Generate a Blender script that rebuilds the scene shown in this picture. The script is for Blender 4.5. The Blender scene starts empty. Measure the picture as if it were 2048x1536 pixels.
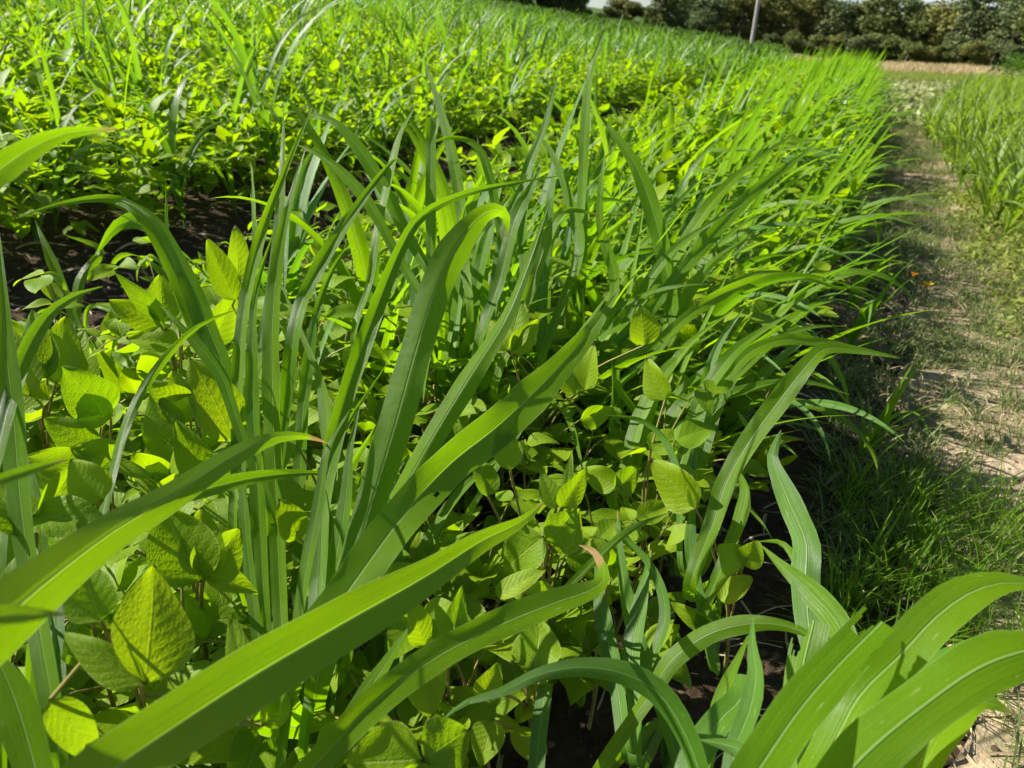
import bpy, math, random
import numpy as np
from mathutils import Vector, Matrix
from math import radians, sin, cos, pi

random.seed(7); rng = np.random.default_rng(7)
S = bpy.context.scene
COL = S.collection

# ------------------------------------------------------------------ camera
FPX, PITCH, ROLL, YAW, CAMH = 1538.0, 24.2, 2.0, 21.5, 0.88
def cam_axes():
    p, r, a = map(radians, (PITCH, ROLL, YAW))
    F = np.array([-sin(a)*cos(p), cos(a)*cos(p), -sin(p)])
    R = np.array([cos(a), sin(a), 0.0]); U = np.cross(R, F)
    return F, R*cos(r)+U*sin(r), U*cos(r)-R*sin(r)
CF, CR, CU = cam_axes(); CC = np.array([0, 0, CAMH])
cd = bpy.data.cameras.new('camera'); cam = bpy.data.objects.new('camera', cd); COL.objects.link(cam)
cd.sensor_width = 36; cd.lens = FPX/2048*36; cd.clip_start = 0.02; cd.clip_end = 3000
cam.matrix_world = Matrix([[CR[0], CU[0], -CF[0], CC[0]], [CR[1], CU[1], -CF[1], CC[1]], [CR[2], CU[2], -CF[2], CC[2]], [0, 0, 0, 1]])
cd.dof.use_dof = True; cd.dof.focus_distance = 0.95; cd.dof.aperture_fstop = 9.0
S.camera = cam

# ------------------------------------------------------------------ light
SUN_AZ, SUN_EL = -96.0, 38.0      # azimuth from +Y towards +X
w = bpy.data.worlds.new('World'); S.world = w; w.use_nodes = True
nt = w.node_tree; bg = nt.nodes['Background']
sky = nt.nodes.new('ShaderNodeTexSky'); sky.sky_type = 'NISHITA'; sky.sun_disc = False
sky.sun_elevation = radians(SUN_EL); sky.sun_rotation = radians(SUN_AZ); sky.air_density = 1.0; sky.dust_density = 0.2; sky.ozone_density = 2.5
tc = nt.nodes.new('ShaderNodeTexCoord'); mp = nt.nodes.new('ShaderNodeMapping'); mp.inputs['Scale'].default_value = (1, 1, 3.2)
cn = nt.nodes.new('ShaderNodeTexNoise'); cn.inputs['Scale'].default_value = 5.0; cn.inputs['Detail'].default_value = 7; cn.inputs['Roughness'].default_value = .6
cr = nt.nodes.new('ShaderNodeValToRGB'); cr.color_ramp.elements[0].position = .56; cr.color_ramp.elements[1].position = .74
mx = nt.nodes.new('ShaderNodeMix'); mx.data_type = 'RGBA'; mx.inputs['B'].default_value = (11, 11.3, 12, 1)
L = nt.links.new
L(tc.outputs['Generated'], mp.inputs['Vector']); L(mp.outputs['Vector'], cn.inputs['Vector']); L(cn.outputs['Fac'], cr.inputs['Fac'])
L(cr.outputs['Color'], mx.inputs['Factor']); L(sky.outputs['Color'], mx.inputs['A']); L(mx.outputs['Result'], bg.inputs['Color'])
bg.inputs['Strength'].default_value = 0.05
sl = bpy.data.lights.new('sun', 'SUN'); sun = bpy.data.objects.new('sun', sl); COL.objects.link(sun)
sl.energy = 5.0; sl.angle = radians(0.55); sl.color = (1.0, 0.95, 0.86)
sd = Vector((sin(radians(SUN_AZ))*cos(radians(SUN_EL)), cos(radians(SUN_AZ))*cos(radians(SUN_EL)), sin(radians(SUN_EL))))
sun.rotation_euler = sd.to_track_quat('Z', 'Y').to_euler(); sun.location = (-20, 10, 30)
S.view_settings.view_transform = 'Standard'; S.view_settings.look = 'None'; S.view_settings.gamma = 1
S.view_settings.exposure = 1.22
S.cycles.max_bounces = 8; S.cycles.transmission_bounces = 6; S.cycles.diffuse_bounces = 4; S.cycles.use_denoising = True

# ------------------------------------------------------------------ terrain + pixel rays
def wob(x, y, f):
    return np.sin(x*f+1.3*np.sin(y*f*.7))*np.cos(y*f*1.13+1.1*np.sin(x*f*.61))
def hill(x, y):
    x = np.asarray(x, float); y = np.asarray(y, float)
    t = np.maximum(-x-1.6, 0)
    return 0.13*t*t/(t+1.5)
def gz(x, y):
    x = np.asarray(x, float); y = np.asarray(y, float)
    n = .010*wob(x, y, 4.1)+.006*wob(x+3, y-2, 11.)+.004*wob(x-1, y+5, 27.)+.0025*wob(x+9, y+1, 61.)
    field = .02*np.clip((.15-x)*4, 0, 1) - .035*np.exp(-((x+1.95)/.5)**2)
    return hill(x, y)+n+field
def pix(x, y, d):
    v = CF*FPX+CR*(x-1024)+CU*(768-y)
    return CC+v/np.linalg.norm(v)*d
def pixground(x, y):
    v = CF*FPX+CR*(x-1024)+CU*(768-y); v = v/np.linalg.norm(v); s = .2
    while s < 400:
        P = CC+v*s
        if P[2] < gz(P[0], P[1]): return P
        s *= 1.004
    return P
def proj(P):
    q = np.asarray(P)-CC; z = q@CF; z = np.where(np.abs(z) < 1e-6, 1e-6, z)
    return 1024+FPX*(q@CR)/z, 768-FPX*(q@CU)/z, z

# ------------------------------------------------------------------ materials
class NB:
    def __init__(s, name):
        s.m = bpy.data.materials.new(name); s.m.use_nodes = True; s.t = s.m.node_tree; s.t.nodes.clear()
        s.out = s.n('ShaderNodeOutputMaterial')
    def n(s, k, **kw):
        x = s.t.nodes.new(k)
        for a, b in kw.items(): setattr(x, a, b)
        return x
    def l(s, a, b): s.t.links.new(a, b)
    def put(s, sock, v):
        if hasattr(v, 'links'): s.l(v, sock)
        else:
            if isinstance(v, (tuple, list)) and len(v) == 3 and sock.type == 'RGBA': v = (*v, 1)
            sock.default_value = v
    def math(s, op, a, b=None, c=None, clamp=False):
        x = s.n('ShaderNodeMath', operation=op, use_clamp=clamp); s.put(x.inputs[0], a)
        if b is not None: s.put(x.inputs[1], b)
        if c is not None: s.put(x.inputs[2], c)
        return x.outputs[0]
    def mix(s, f, a, b, mode='MIX'):
        x = s.n('ShaderNodeMix', data_type='RGBA', blend_type=mode); s.put(x.inputs['Factor'], f); s.put(x.inputs['A'], a); s.put(x.inputs['B'], b)
        return x.outputs['Result']
    def noise(s, vec, sc, det=4, rough=.55, out='Fac'):
        x = s.n('ShaderNodeTexNoise'); x.inputs['Scale'].default_value = sc; x.inputs['Detail'].default_value = det; x.inputs['Roughness'].default_value = rough
        if vec is not None: s.l(vec, x.inputs['Vector'])
        return x.outputs[out]
    def ramp(s, f, stops):
        x = s.n('ShaderNodeValToRGB'); e = x.color_ramp.elements
        while len(e) < len(stops): e.new(.5)
        for el, (p, c) in zip(e, stops): el.position = p; el.color = (*c, 1) if len(c) == 3 else c
        s.l(f, x.inputs['Fac']); return x.outputs['Color']
    def smooth(s, v, a, b):
        x = s.n('ShaderNodeMapRange', interpolation_type='SMOOTHSTEP'); s.put(x.inputs['Value'], v); s.put(x.inputs['From Min'], a); s.put(x.inputs['From Max'], b)
        return x.outputs['Result']

def leaf_shader(b, col, trans, rough, spec, tf, bump=None, bstr=.3, bdist=.001):
    pr = b.n('ShaderNodeBsdfPrincipled'); b.put(pr.inputs['Base Color'], col); b.put(pr.inputs['Roughness'], rough); pr.inputs['Specular IOR Level'].default_value = spec
    tr = b.n('ShaderNodeBsdfTranslucent'); b.put(tr.inputs['Color'], trans)
    ms = b.n('ShaderNodeMixShader'); b.put(ms.inputs[0], tf); b.l(pr.outputs[0], ms.inputs[1]); b.l(tr.outputs[0], ms.inputs[2])
    if bump is not None:
        bp = b.n('ShaderNodeBump'); bp.inputs['Strength'].default_value = bstr; bp.inputs['Distance'].default_value = bdist
        b.l(bump, bp.inputs['Height']); b.l(bp.outputs[0], pr.inputs['Normal']); b.l(bp.outputs[0], tr.inputs['Normal'])
    b.l(ms.outputs[0], b.out.inputs['Surface']); return b.m

def rnd_sock(b):
    a = b.n('ShaderNodeAttribute'); a.attribute_name = 'rnd'
    oi = b.n('ShaderNodeObjectInfo')
    return b.math('FRACT', b.math('ADD', a.outputs['Fac'], oi.outputs['Random']))

def uv_sv(b):
    uv = b.n('ShaderNodeUVMap'); uv.uv_map = 'UVMap'; sp = b.n('ShaderNodeSeparateXYZ'); b.l(uv.outputs[0], sp.inputs[0])
    s_ = b.math('MULTIPLY_ADD', sp.outputs[0], 2.0, -1.0)
    return uv.outputs[0], s_, b.math('ABSOLUTE', s_), sp.outputs[1]

def blade_material(name, c1, c2, t1, t2, tf=.45, rough=.42, spec=.45, dry=.0, marks=True):
    b = NB(name); r = rnd_sock(b); uv, s_, a, v = uv_sv(b)
    geo = b.n('ShaderNodeNewGeometry')
    n1 = b.noise(geo.outputs['Position'], 9, 3)
    f = b.math('MULTIPLY_ADD', n1, .6, b.math('MULTIPLY', r, .6), clamp=True)
    col = b.mix(f, c1, c2); tr = b.mix(f, t1, t2)
    rib = b.math('SUBTRACT', 1.0, b.smooth(a, .015, .075))
    # fine parallel veins
    mps = b.n('ShaderNodeMapping'); mps.inputs['Scale'].default_value = (38, 1.6, 1); b.l(uv, mps.inputs['Vector'])
    st_ = b.noise(mps.outputs[0], 1.0, 4, .65)
    wv = b.math('SINE', b.math('MULTIPLY', s_, 120.0)); wv2 = b.math('MULTIPLY', st_, 2.0)
    vein = b.math('ADD', b.math('MULTIPLY', b.smooth(st_, .42, .62), .8), b.math('MULTIPLY', wv, .2))
    col = b.mix(b.math('MULTIPLY', vein, .48), col, (c2[0]*1.5, c2[1]*1.35, c2[2]*1.5))
    tr = b.mix(b.math('MULTIPLY', vein, .35), tr, (t1[0]*.6, t1[1]*.68, t1[2]*.5))
    ribf = b.math('MULTIPLY', rib, .5)
    col = b.mix(ribf, col, (.30, .42, .16)); tr = b.mix(ribf, tr, (.42, .55, .14))
    if marks:
        mpn = b.n('ShaderNodeMapping'); mpn.inputs['Scale'].default_value = (7, 60, 1); b.l(uv, mpn.inputs['Vector'])
        sp = b.smooth(b.noise(mpn.outputs[0], 1.6, 2, .5), .69, .75)
        col = b.mix(b.math('MULTIPLY', sp, .5), col, (.34, .42, .18))
        # pale thin edge
        ed = b.smooth(a, .93, 1.0); col = b.mix(b.math('MULTIPLY', ed, .3), col, (.25, .36, .12)); tr = b.mix(b.math('MULTIPLY', ed, .4), tr, (.5, .62, .2))
    # dry tip: v past .93 on some leaves
    dt = b.smooth(b.math('ADD', v, b.math('MULTIPLY', b.math('SUBTRACT', n1, .5), .05)), .985-dry, 1.0-dry)
    dt = b.math('MULTIPLY', dt, b.smooth(r, .35, .5))
    col = b.mix(dt, col, (.36, .24, .10)); tr = b.mix(dt, tr, (.42, .25, .08))
    h = b.math('ADD', b.math('ADD', b.math('MULTIPLY', wv, .25), b.math('MULTIPLY', wv2, .6)), b.math('MULTIPLY', rib, -2.2))
    h = b.math('ADD', h, b.math('MULTIPLY', b.noise(geo.outputs['Position'], 60, 2), 2.0))
    rr = b.math('MULTIPLY_ADD', b.noise(geo.outputs['Position'], 40, 3), .22, rough-.11)
    return leaf_shader(b, col, tr, rr, spec, tf, h, .45, .0008)

def bean_material(name, c1, c2, t1, t2, tf=.55):
    b = NB(name); r = rnd_sock(b); uv, s_, a, v = uv_sv(b)
    geo = b.n('ShaderNodeNewGeometry')
    n1 = b.noise(geo.outputs['Position'], 14, 3)
    f = b.math('MULTIPLY_ADD', n1, .5, b.math('MULTIPLY', r, .75), clamp=True)
    col = b.mix(f, c1, c2); tr = b.mix(f, t1, t2)
    rib = b.math('SUBTRACT', 1.0, b.smooth(a, .012, .05))
    ph = b.math('MULTIPLY', b.math('SUBTRACT', v, b.math('MULTIPLY', b.math('POWER', a, 1.25), .30)), b.math('MULTIPLY_ADD', r, 3.0, 6.0))
    fr = b.math('ABSOLUTE', b.math('SUBTRACT', b.math('FRACT', ph), .5))     # 0.5 on vein
    sec = b.smooth(fr, .465, .497)
    vo = b.n('ShaderNodeTexVoronoi', feature='DISTANCE_TO_EDGE'); vo.inputs['Scale'].default_value = 17; b.l(uv, vo.inputs['Vector'])
    net = b.math('SUBTRACT', 1.0, b.smooth(vo.outputs['Distance'], .0, .08))
    ve = b.math('MAXIMUM', b.math('MULTIPLY', rib, 1.0), b.math('MAXIMUM', b.math('MULTIPLY', sec, .45), b.math('MULTIPLY', net, .22)))
    col = b.mix(b.math('MULTIPLY', ve, .5), col, (.30, .38, .08)); tr = b.mix(b.math('MULTIPLY', ve, .4), tr, (t2[0]*1.25, t2[1]*1.15, t2[2]*1.6))
    ed = b.smooth(a, .93, 1.0); col = b.mix(b.math('MULTIPLY', ed, .6), col, (.40, .45, .12))
    # scorched tips and chewed brown specks on some
    tipf = b.math('MULTIPLY', b.smooth(b.math('ADD', v, b.math('MULTIPLY', n1, .05)), .985, 1.005), b.smooth(r, .5, .6))
    sp = b.math('MULTIPLY', b.smooth(b.noise(geo.outputs['Position'], 70, 2), .72, .76), b.smooth(r, .4, .6))
    bf = b.math('MAXIMUM', tipf, b.math('MULTIPLY', sp, .7))
    col = b.mix(bf, col, (.10, .05, .02)); tr = b.mix(bf, tr, (.10, .05, .02))
    puff = b.math('POWER', b.math('SUBTRACT', 1.0, b.math('MULTIPLY', fr, 2.0), None, True), .6)
    h = b.math('ADD', b.math('MULTIPLY', puff, .45), b.math('ADD', b.math('MULTIPLY', rib, -.8), b.math('MULTIPLY', b.smooth(vo.outputs['Distance'], 0, .35), .4)))
    rr = .5
    return leaf_shader(b, col, tr, rr, .25, tf, b.math('ADD', h, b.math('MULTIPLY', b.noise(geo.outputs['Position'], 110, 2), .3)), .5, .0011)

M = {}
M['blade'] = blade_material('grass_blade', (.050, .135, .001), (.115, .220, .003), (.23, .51, .001), (.40, .66, .002), tf=.48, rough=.38, spec=.27)
M['blade_blue'] = blade_material('blue_green_blade', (.038, .118, .004), (.080, .185, .012), (.17, .45, .002), (.28, .56, .006), tf=.38, rough=.46)
M['blade_far'] = blade_material('far_blade', (.045, .13, .006), (.11, .21, .020), (.16, .42, .006), (.32, .54, .02), tf=.42, rough=.4, marks=False)
M['blade_lime'] = blade_material('lime_blade', (.085, .16, .010), (.16, .24, .028), (.28, .48, .008), (.44, .60, .03), tf=.46, rough=.42, marks=False)
M['bean'] = bean_material('bean_leaf', (.12, .235, .003), (.21, .32, .004), (.26, .50, .002), (.42, .60, .003), tf=.5)
def simple(name, c1, c2, sc=20, rough=.7, tf=0, tcol=(0, 0, 0), bump=.0, bd=.01, spec=.25):
    b = NB(name); g = b.n('ShaderNodeNewGeometry'); r = rnd_sock(b)
    f = b.math('MULTIPLY_ADD', b.noise(g.outputs['Position'], sc, 5), .7, b.math('MULTIPLY', r, .45), clamp=True)
    col = b.mix(b.smooth(f, .2, .85), c1, c2)
    return leaf_shader(b, col, tcol, rough, spec, tf, b.noise(g.outputs['Position'], sc*3, 6) if bump else None, bump, bd)
M['stem'] = simple('bean_stem', (.16, .17, .04), (.30, .24, .07), 50, .6, .15, (.3, .3, .05))
M['stalk'] = simple('grass_stalk', (.07, .16, .02), (.14, .24, .04), 50, .5, .25, (.25, .45, .03))
M['straw'] = simple('dry_straw', (.26, .18, .10), (.58, .46, .29), 30, .8, .2, (.4, .3, .15))
M['clod'] = simple('soil_clod', (.03, .02, .010), (.10, .07, .04), 60, .95, bump=.6, bd=.004)
M['pale_clod'] = simple('pale_clod', (.16, .11, .065), (.42, .33, .22), 60, .95, bump=.6, bd=.004)
M['turf'] = simple('path_turf', (.08, .12, .03), (.21, .23, .08), 3, .6, .35, (.20, .34, .06))
M['clover'] = simple('clover_leaf', (.12, .17, .02), (.24, .27, .05), 6, .6, .35, (.36, .44, .06))
M['squash'] = simple('squash_leaf', (.16, .20, .07), (.36, .38, .18), 2, .6, .35, (.45, .5, .15))
M['dark_crop'] = simple('dark_crop_leaf', (.035, .075, .008), (.07, .13, .014), 2, .65, .35, (.11, .24, .01))
M['tree_a'] = simple('oak_foliage', (.09, .125, .030), (.17, .205, .05), .6, .7, .22, (.06, .09, .02))
M['tree_b'] = simple('olive_foliage', (.14, .155, .035), (.22, .23, .055), .6, .7, .25, (.13, .13, .03))
M['tree_c'] = simple('grey_foliage', (.095, .13, .045), (.155, .195, .07), .6, .7, .2, (.06, .08, .03))
M['bark'] = simple('bark', (.07, .055, .04), (.14, .11, .085), 6, .9, bump=.6, bd=.03)
M['pole'] = simple('weathered_pole', (.20, .19, .18), (.30, .28, .26), 5, .8, bump=.3, bd=.01)
M['wire'] = simple('wire', (.12, .12, .12), (.2, .2, .2), 5, .5)
M['yellow'] = simple('yellow_petal', (.80, .50, .01), (.85, .62, .02), 80, .5, .3, (.9, .55, .02))
M['orange'] = simple('orange_petal', (.70, .24, .01), (.80, .34, .02), 80, .5, .3, (.9, .4, .02))
M['plastic'] = simple('blue_plastic', (.01, .015, .05), (.02, .03, .09), 30, .35)
M['dryband'] = simple('dry_grass', (.34, .26, .13), (.55, .42, .22), 2, .8, .3, (.5, .4, .2))

def ground_material():
    b = NB('field_soil'); g = b.n('ShaderNodeNewGeometry'); P = g.outputs['Position']
    sp = b.n('ShaderNodeSeparateXYZ'); b.l(P, sp.inputs[0])
    n1 = b.noise(P, 3, 6, .65); n2 = b.noise(P, 28, 6, .7); n3 = b.noise(P, 120, 4, .6)
    f = b.math('ADD', b.math('MULTIPLY', n1, .4), b.math('MULTIPLY', n2, .6))
    soil = b.ramp(f, [(.3, (.018, .011, .006)), (.5, (.045, .029, .015)), (.7, (.13, .09, .05))])
    green = b.ramp(b.noise(P, .8, 6, .7), [(.35, (.035, .07, .012)), (.55, (.07, .11, .02)), (.7, (.15, .15, .05))])
    far = b.smooth(sp.outputs[1], 14, 24)
    col = b.mix(far, soil, green)
    pr = b.n('ShaderNodeBsdfPrincipled'); b.l(col, pr.inputs['Base Color']); pr.inputs['Roughness'].default_value = .95; pr.inputs['Specular IOR Level'].default_value = .15
    bp = b.n('ShaderNodeBump'); bp.inputs['Strength'].default_value = .8; bp.inputs['Distance'].default_value = .02
    b.l(b.math('ADD', n2, b.math('MULTIPLY', n3, .4)), bp.inputs['Height']); b.l(bp.outputs[0], pr.inputs['Normal'])
    b.l(pr.outputs[0], b.out.inputs['Surface']); return b.m
def path_material():
    b = NB('path_soil'); g = b.n('ShaderNodeNewGeometry'); P = g.outputs['Position']
    n1 = b.noise(P, 2.2, 6, .6); n2 = b.noise(P, 22, 7, .72); n3 = b.noise(P, 150, 4, .6)
    f = b.math('ADD', b.math('MULTIPLY', n1, .45), b.math('MULTIPLY', n2, .55))
    soil = b.ramp(f, [(.28, (.14, .10, .06)), (.46, (.34, .26, .16)), (.60, (.62, .48, .31)), (.75, (.42, .24, .13))])
    gr = b.smooth(b.noise(P, 5.5, 6, .65), .5, .62)
    col = b.mix(b.math('MULTIPLY', gr, .6), soil, (.13, .14, .05))
    pr = b.n('ShaderNodeBsdfPrincipled'); b.l(col, pr.inputs['Base Color']); pr.inputs['Roughness'].default_value = .95; pr.inputs['Specular IOR Level'].default_value = .15
    bp = b.n('ShaderNodeBump'); bp.inputs['Strength'].default_value = .8; bp.inputs['Distance'].default_value = .015
    b.l(b.math('ADD', n2, b.math('MULTIPLY', n3, .4)), bp.inputs['Height']); b.l(bp.outputs[0], pr.inputs['Normal'])
    b.l(pr.outputs[0], b.out.inputs['Surface']); return b.m
M['ground'] = ground_material(); M['path'] = path_material()

# ------------------------------------------------------------------ mesh building
class MB:
    """collects grids / tubes: verts, quads, uv per vertex, rnd per vertex"""
    def __init__(s): s.V = []; s.F = []; s.U = []; s.R = []; s.n = 0
    def add(s, V, F, U, r):
        V = np.asarray(V, float).reshape(-1, 3); s.V.append(V); s.F.append(np.asarray(F, int).reshape(-1, 4)+s.n)
        s.U.append(np.asarray(U, float).reshape(-1, 2)); s.R.append(np.full(len(V), r) if np.isscalar(r) else r); s.n += len(V)
    def arrays(s): return np.concatenate(s.V), np.concatenate(s.F), np.concatenate(s.U), np.concatenate(s.R)
    def mesh(s, name, mat):
        return mk_mesh(name, *s.arrays(), mat)
def mk_mesh(name, V, F, U, R, mat):
    me = bpy.data.meshes.new(name); me.vertices.add(len(V)); me.vertices.foreach_set('co', V.astype(np.float32).ravel())
    # quads; degenerate 4th index (== third) means triangle
    me.loops.add(F.size); me.loops.foreach_set('vertex_index', F.astype(np.int32).ravel())
    me.polygons.add(len(F)); me.polygons.foreach_set('loop_start', np.arange(0, F.size, 4, dtype=np.int32)); me.polygons.foreach_set('loop_total', np.full(len(F), 4, np.int32))
    uv = me.uv_layers.new(name='UVMap'); uv.data.foreach_set('uv', U[F.ravel()].astype(np.float32).ravel())
    at = me.attributes.new('rnd', 'FLOAT', 'POINT'); at.data.foreach_set('value', R.astype(np.float32))
    me.polygons.foreach_set('use_smooth', np.ones(len(F), bool))
    me.materials.append(mat); me.update(); me.validate(); return me
def link(name, me, parent=None):
    o = bpy.data.objects.new(name, me); COL.objects.link(o)
    if parent is not None: o.parent = parent
    return o
def tag(o, label=None, cat=None, group=None, kind=None):
    if label: o['label'] = label
    if cat: o['category'] = cat
    if group: o['group'] = group
    if kind: o['kind'] = kind
    return o
def empty(name, loc, label, cat, group=None):
    o = bpy.data.objects.new(name, None); COL.objects.link(o); o.location = loc; o.empty_display_size = .05
    return tag(o, label, cat, group)
def nrm(v): return v/np.maximum(np.linalg.norm(v, axis=-1, keepdims=True), 1e-9)
def catmull(P, n):
    P = np.asarray(P, float); Q = np.vstack([2*P[0]-P[1], P, 2*P[-1]-P[-2]])
    seg = np.linalg.norm(np.diff(P, axis=0), axis=1); cum = np.concatenate([[0], np.cumsum(seg)])
    t = np.linspace(0, cum[-1], n); out = np.zeros((n, P.shape[1]))
    k = np.clip(np.searchsorted(cum, t, side='right')-1, 0, len(P)-2); u = ((t-cum[k])/np.maximum(seg[k], 1e-9))[:, None]
    p0, p1, p2, p3 = Q[k], Q[k+1], Q[k+2], Q[k+3]
    return .5*((2*p1)+(-p0+p2)*u+(2*p0-5*p1+4*p2-p3)*u*u+(-p0+3*p1-3*p2+p3)*u**3)
def grid_faces(n, k):
    i = np.arange(n-1)[:, None]*(k+1)+np.arange(k)[None]
    i = i.ravel(); return np.stack([i, i+1, i+k+2, i+k+1], 1)

def ribbon(mb, P, W, side, k=4, fold=.25, ripple=0., rfreq=30., v0=0., v1=1., r=None, holes=(), seedr=0.):
    n = len(P); T = nrm(np.gradient(P, axis=0)); sd_ = nrm(side-(side*T).sum(1, keepdims=True)*T); N = np.cross(T, sd_)
    s = np.linspace(-1, 1, k+1); v = np.linspace(v0, v1, n)
    fold = np.broadcast_to(fold, (n,))
    V = P[:, None]+sd_[:, None]*(s[None, :, None]*(W*.5*np.cos(fold))[:, None, None])+N[:, None]*((np.abs(s)[None]-.0)*(W*.5*np.sin(fold))[:, None])[..., None]
    if ripple:
        ph = seedr*6.28
        rp = np.sin(v[:, None]*rfreq+ph+1.7*np.sign(s)[None])*np.abs(s)[None]**2+.5*np.sin(v[:, None]*rfreq*2.3+ph*2+.8*np.sign(s)[None])*np.abs(s)[None]**3
        V = V+N[:, None]*(rp*(W*ripple)[:, None])[..., None]
    U = np.stack(np.broadcast_arrays((s[None]+1)/2, v[:, None]), -1)
    F = grid_faces(n, k)
    if holes:
        i = np.arange(n-1)[:, None]+.5; j = np.arange(k)[None]+.5
        vv = (i/(n-1)+0*j).ravel(); ss = (-1+2*j/k+0*i).ravel(); keep = np.ones(len(F), bool)
        for hv, hs, hr, ha in holes:
            jag = .75+.5*rng.random(len(F))
            keep &= (((vv-hv)/(hr*ha))**2+((ss-hs)/hr)**2) > jag
        F = F[keep]
    mb.add(V, F, U, random.random() if r is None else r)
def tube(mb, P, rad, k=5, r=None):
    P = np.asarray(P, float); n = len(P); T = nrm(np.gradient(P, axis=0)); up = np.array([.31, .2, .93]); a = nrm(np.cross(T, up)); b_ = np.cross(T, a)
    rad = np.broadcast_to(rad, (n,)); th = np.linspace(0, 2*pi, k+1)
    V = P[:, None]+(a[:, None]*np.cos(th)[None, :, None]+b_[:, None]*np.sin(th)[None, :, None])*rad[:, None, None]
    U = np.stack(np.broadcast_arrays(th[None]/6.28, np.linspace(0, 1, n)[:, None]), -1)
    mb.add(V, grid_faces(n, k), U, random.random() if r is None else r)

def blade_width(t, base=.35, peak=.38):
    """0..1 along the leaf"""
    a = base+(1-base)*np.sin(np.clip(t/peak, 0, 1)*pi/2)**1.2
    b_ = np.clip((1-t)/(1-peak), 0, 1)**.8
    return np.where(t < peak, a, np.maximum(b_, .0))+.012

def rand_blade(mb, base, az, elev, length, width, droop, n=18, k=4, ripple=.06, r=None, tw=None, kink=False):
    """base point, azimuth (rad, 0=+X), start elevation, droops under its own weight"""
    t = np.linspace(0, 1, n); el = elev-droop*t**1.7
    if kink:
        kp = random.uniform(.45, .75); el = el-np.where(t > kp, random.uniform(.8, 1.6), 0)
    azs = az+random.uniform(-.5, .5)*t**2
    d = np.stack([np.cos(azs)*np.cos(el), np.sin(azs)*np.cos(el), np.sin(el)], 1)*length/(n-1)
    P = np.array(base)+np.concatenate([[[0, 0, 0]], np.cumsum(d[:-1], axis=0)])
    tw = random.uniform(-.7, .7) if tw is None else tw
    a = az+pi/2
    H = np.array([cos(a), sin(a), 0]); T = nrm(np.gradient(P, axis=0)); B = np.cross(T, H)
    ang = tw*(.3+t)[:, None]; side = H*np.cos(ang)+B*np.sin(ang)
    W = width*blade_width(t, .4, random.uniform(.25, .45))
    ribbon(mb, P, W, side, k, fold=.42-.25*t, ripple=ripple, rfreq=random.uniform(18, 34), r=r, seedr=random.random())
    return P

def leaflet(mb, base, d, nrmal, length, width, n=9, k=6, curl=.3, fold=.2, r=None, jag=0):
    """bean leaflet: ovate with a drawn-out tip; d = direction, nrmal = face normal"""
    d = nrm(np.array(d, float)); N0 = np.array(nrmal, float); N0 = nrm(N0-N0@d*d); sdv = np.cross(d, N0)
    v = np.linspace(0, 1, n)
    w_ = np.sin(pi*np.clip(v, 0, 1)**.74)**.72*(1-.12*v); w_ = np.where(v > .75, w_*.97, w_); w_ = np.maximum(w_, 0); w_[0] = .04; w_[-1] = .02
    s = np.linspace(-1, 1, k+1)
    cur = curl*(v**2)
    P = base+d*(length*(v-.12*cur**2))[:, None]+N0*(-length*cur*v*.5)[:, None]
    f = fold*(1-.3*v)
    a = np.abs(s)
    V = P[:, None]+sdv*(s[None]*(w_*width*.5*np.cos(f))[:, None])[..., None]+N0*(a[None]*(w_*width*.5*np.sin(f))[:, None])[..., None]
    # gentle waviness + sweep of side towards the tip
    ph = random.random()*6
    V = V+N0*(.05*width*np.sin(v[:, None]*7+ph+s[None]*2.2)*a[None])[..., None]+d*(-.04*length*(a[None]**2)*np.sin(pi*v)[:, None])[..., None]
    U = np.stack(np.broadcast_arrays((s[None]+1)/2, v[:, None]), -1)
    mb.add(V, grid_faces(n, k), U, random.random() if r is None else r)

def vec(az, el): return np.array([cos(az)*cos(el), sin(az)*cos(el), sin(el)])
def trifoliate(mbL, mbS, node, az, plen, pel, size, lod=0):
    """petiole from node, three leaflets at its end"""
    n, k = [(10, 6), (5, 2), (3, 2)][lod]
    tip = node+vec(az, pel)*plen+np.array([0, 0, -.1*plen]); mid = (node+tip)/2+np.array([0, 0, .12*plen])
    if mbS is not None: tube(mbS, catmull([node, mid, tip], 6 if lod == 0 else 3), np.linspace(.0016, .0011, 6 if lod == 0 else 3), 5 if lod == 0 else 3)
    lift = random.uniform(-.5, 1.15)
    for j, da in enumerate((0, 1.45, -1.45)):
        a = az+da+random.uniform(-.3, .3); el = lift+random.uniform(-.35, .35)
        L_ = size*(1.08 if j == 0 else .92)*random.uniform(.78, 1.12)
        b0 = tip if j else tip+vec(az, lift)*.012
        nn = np.array([-cos(a)*sin(el), -sin(a)*sin(el), cos(el)])+rng.normal(0, .28, 3)
        leaflet(mbL, b0, vec(a, el), nn, L_, L_*random.uniform(.58, .72), n, k, random.uniform(-.1, .7), random.uniform(.0, .5))
    return tip

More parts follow.
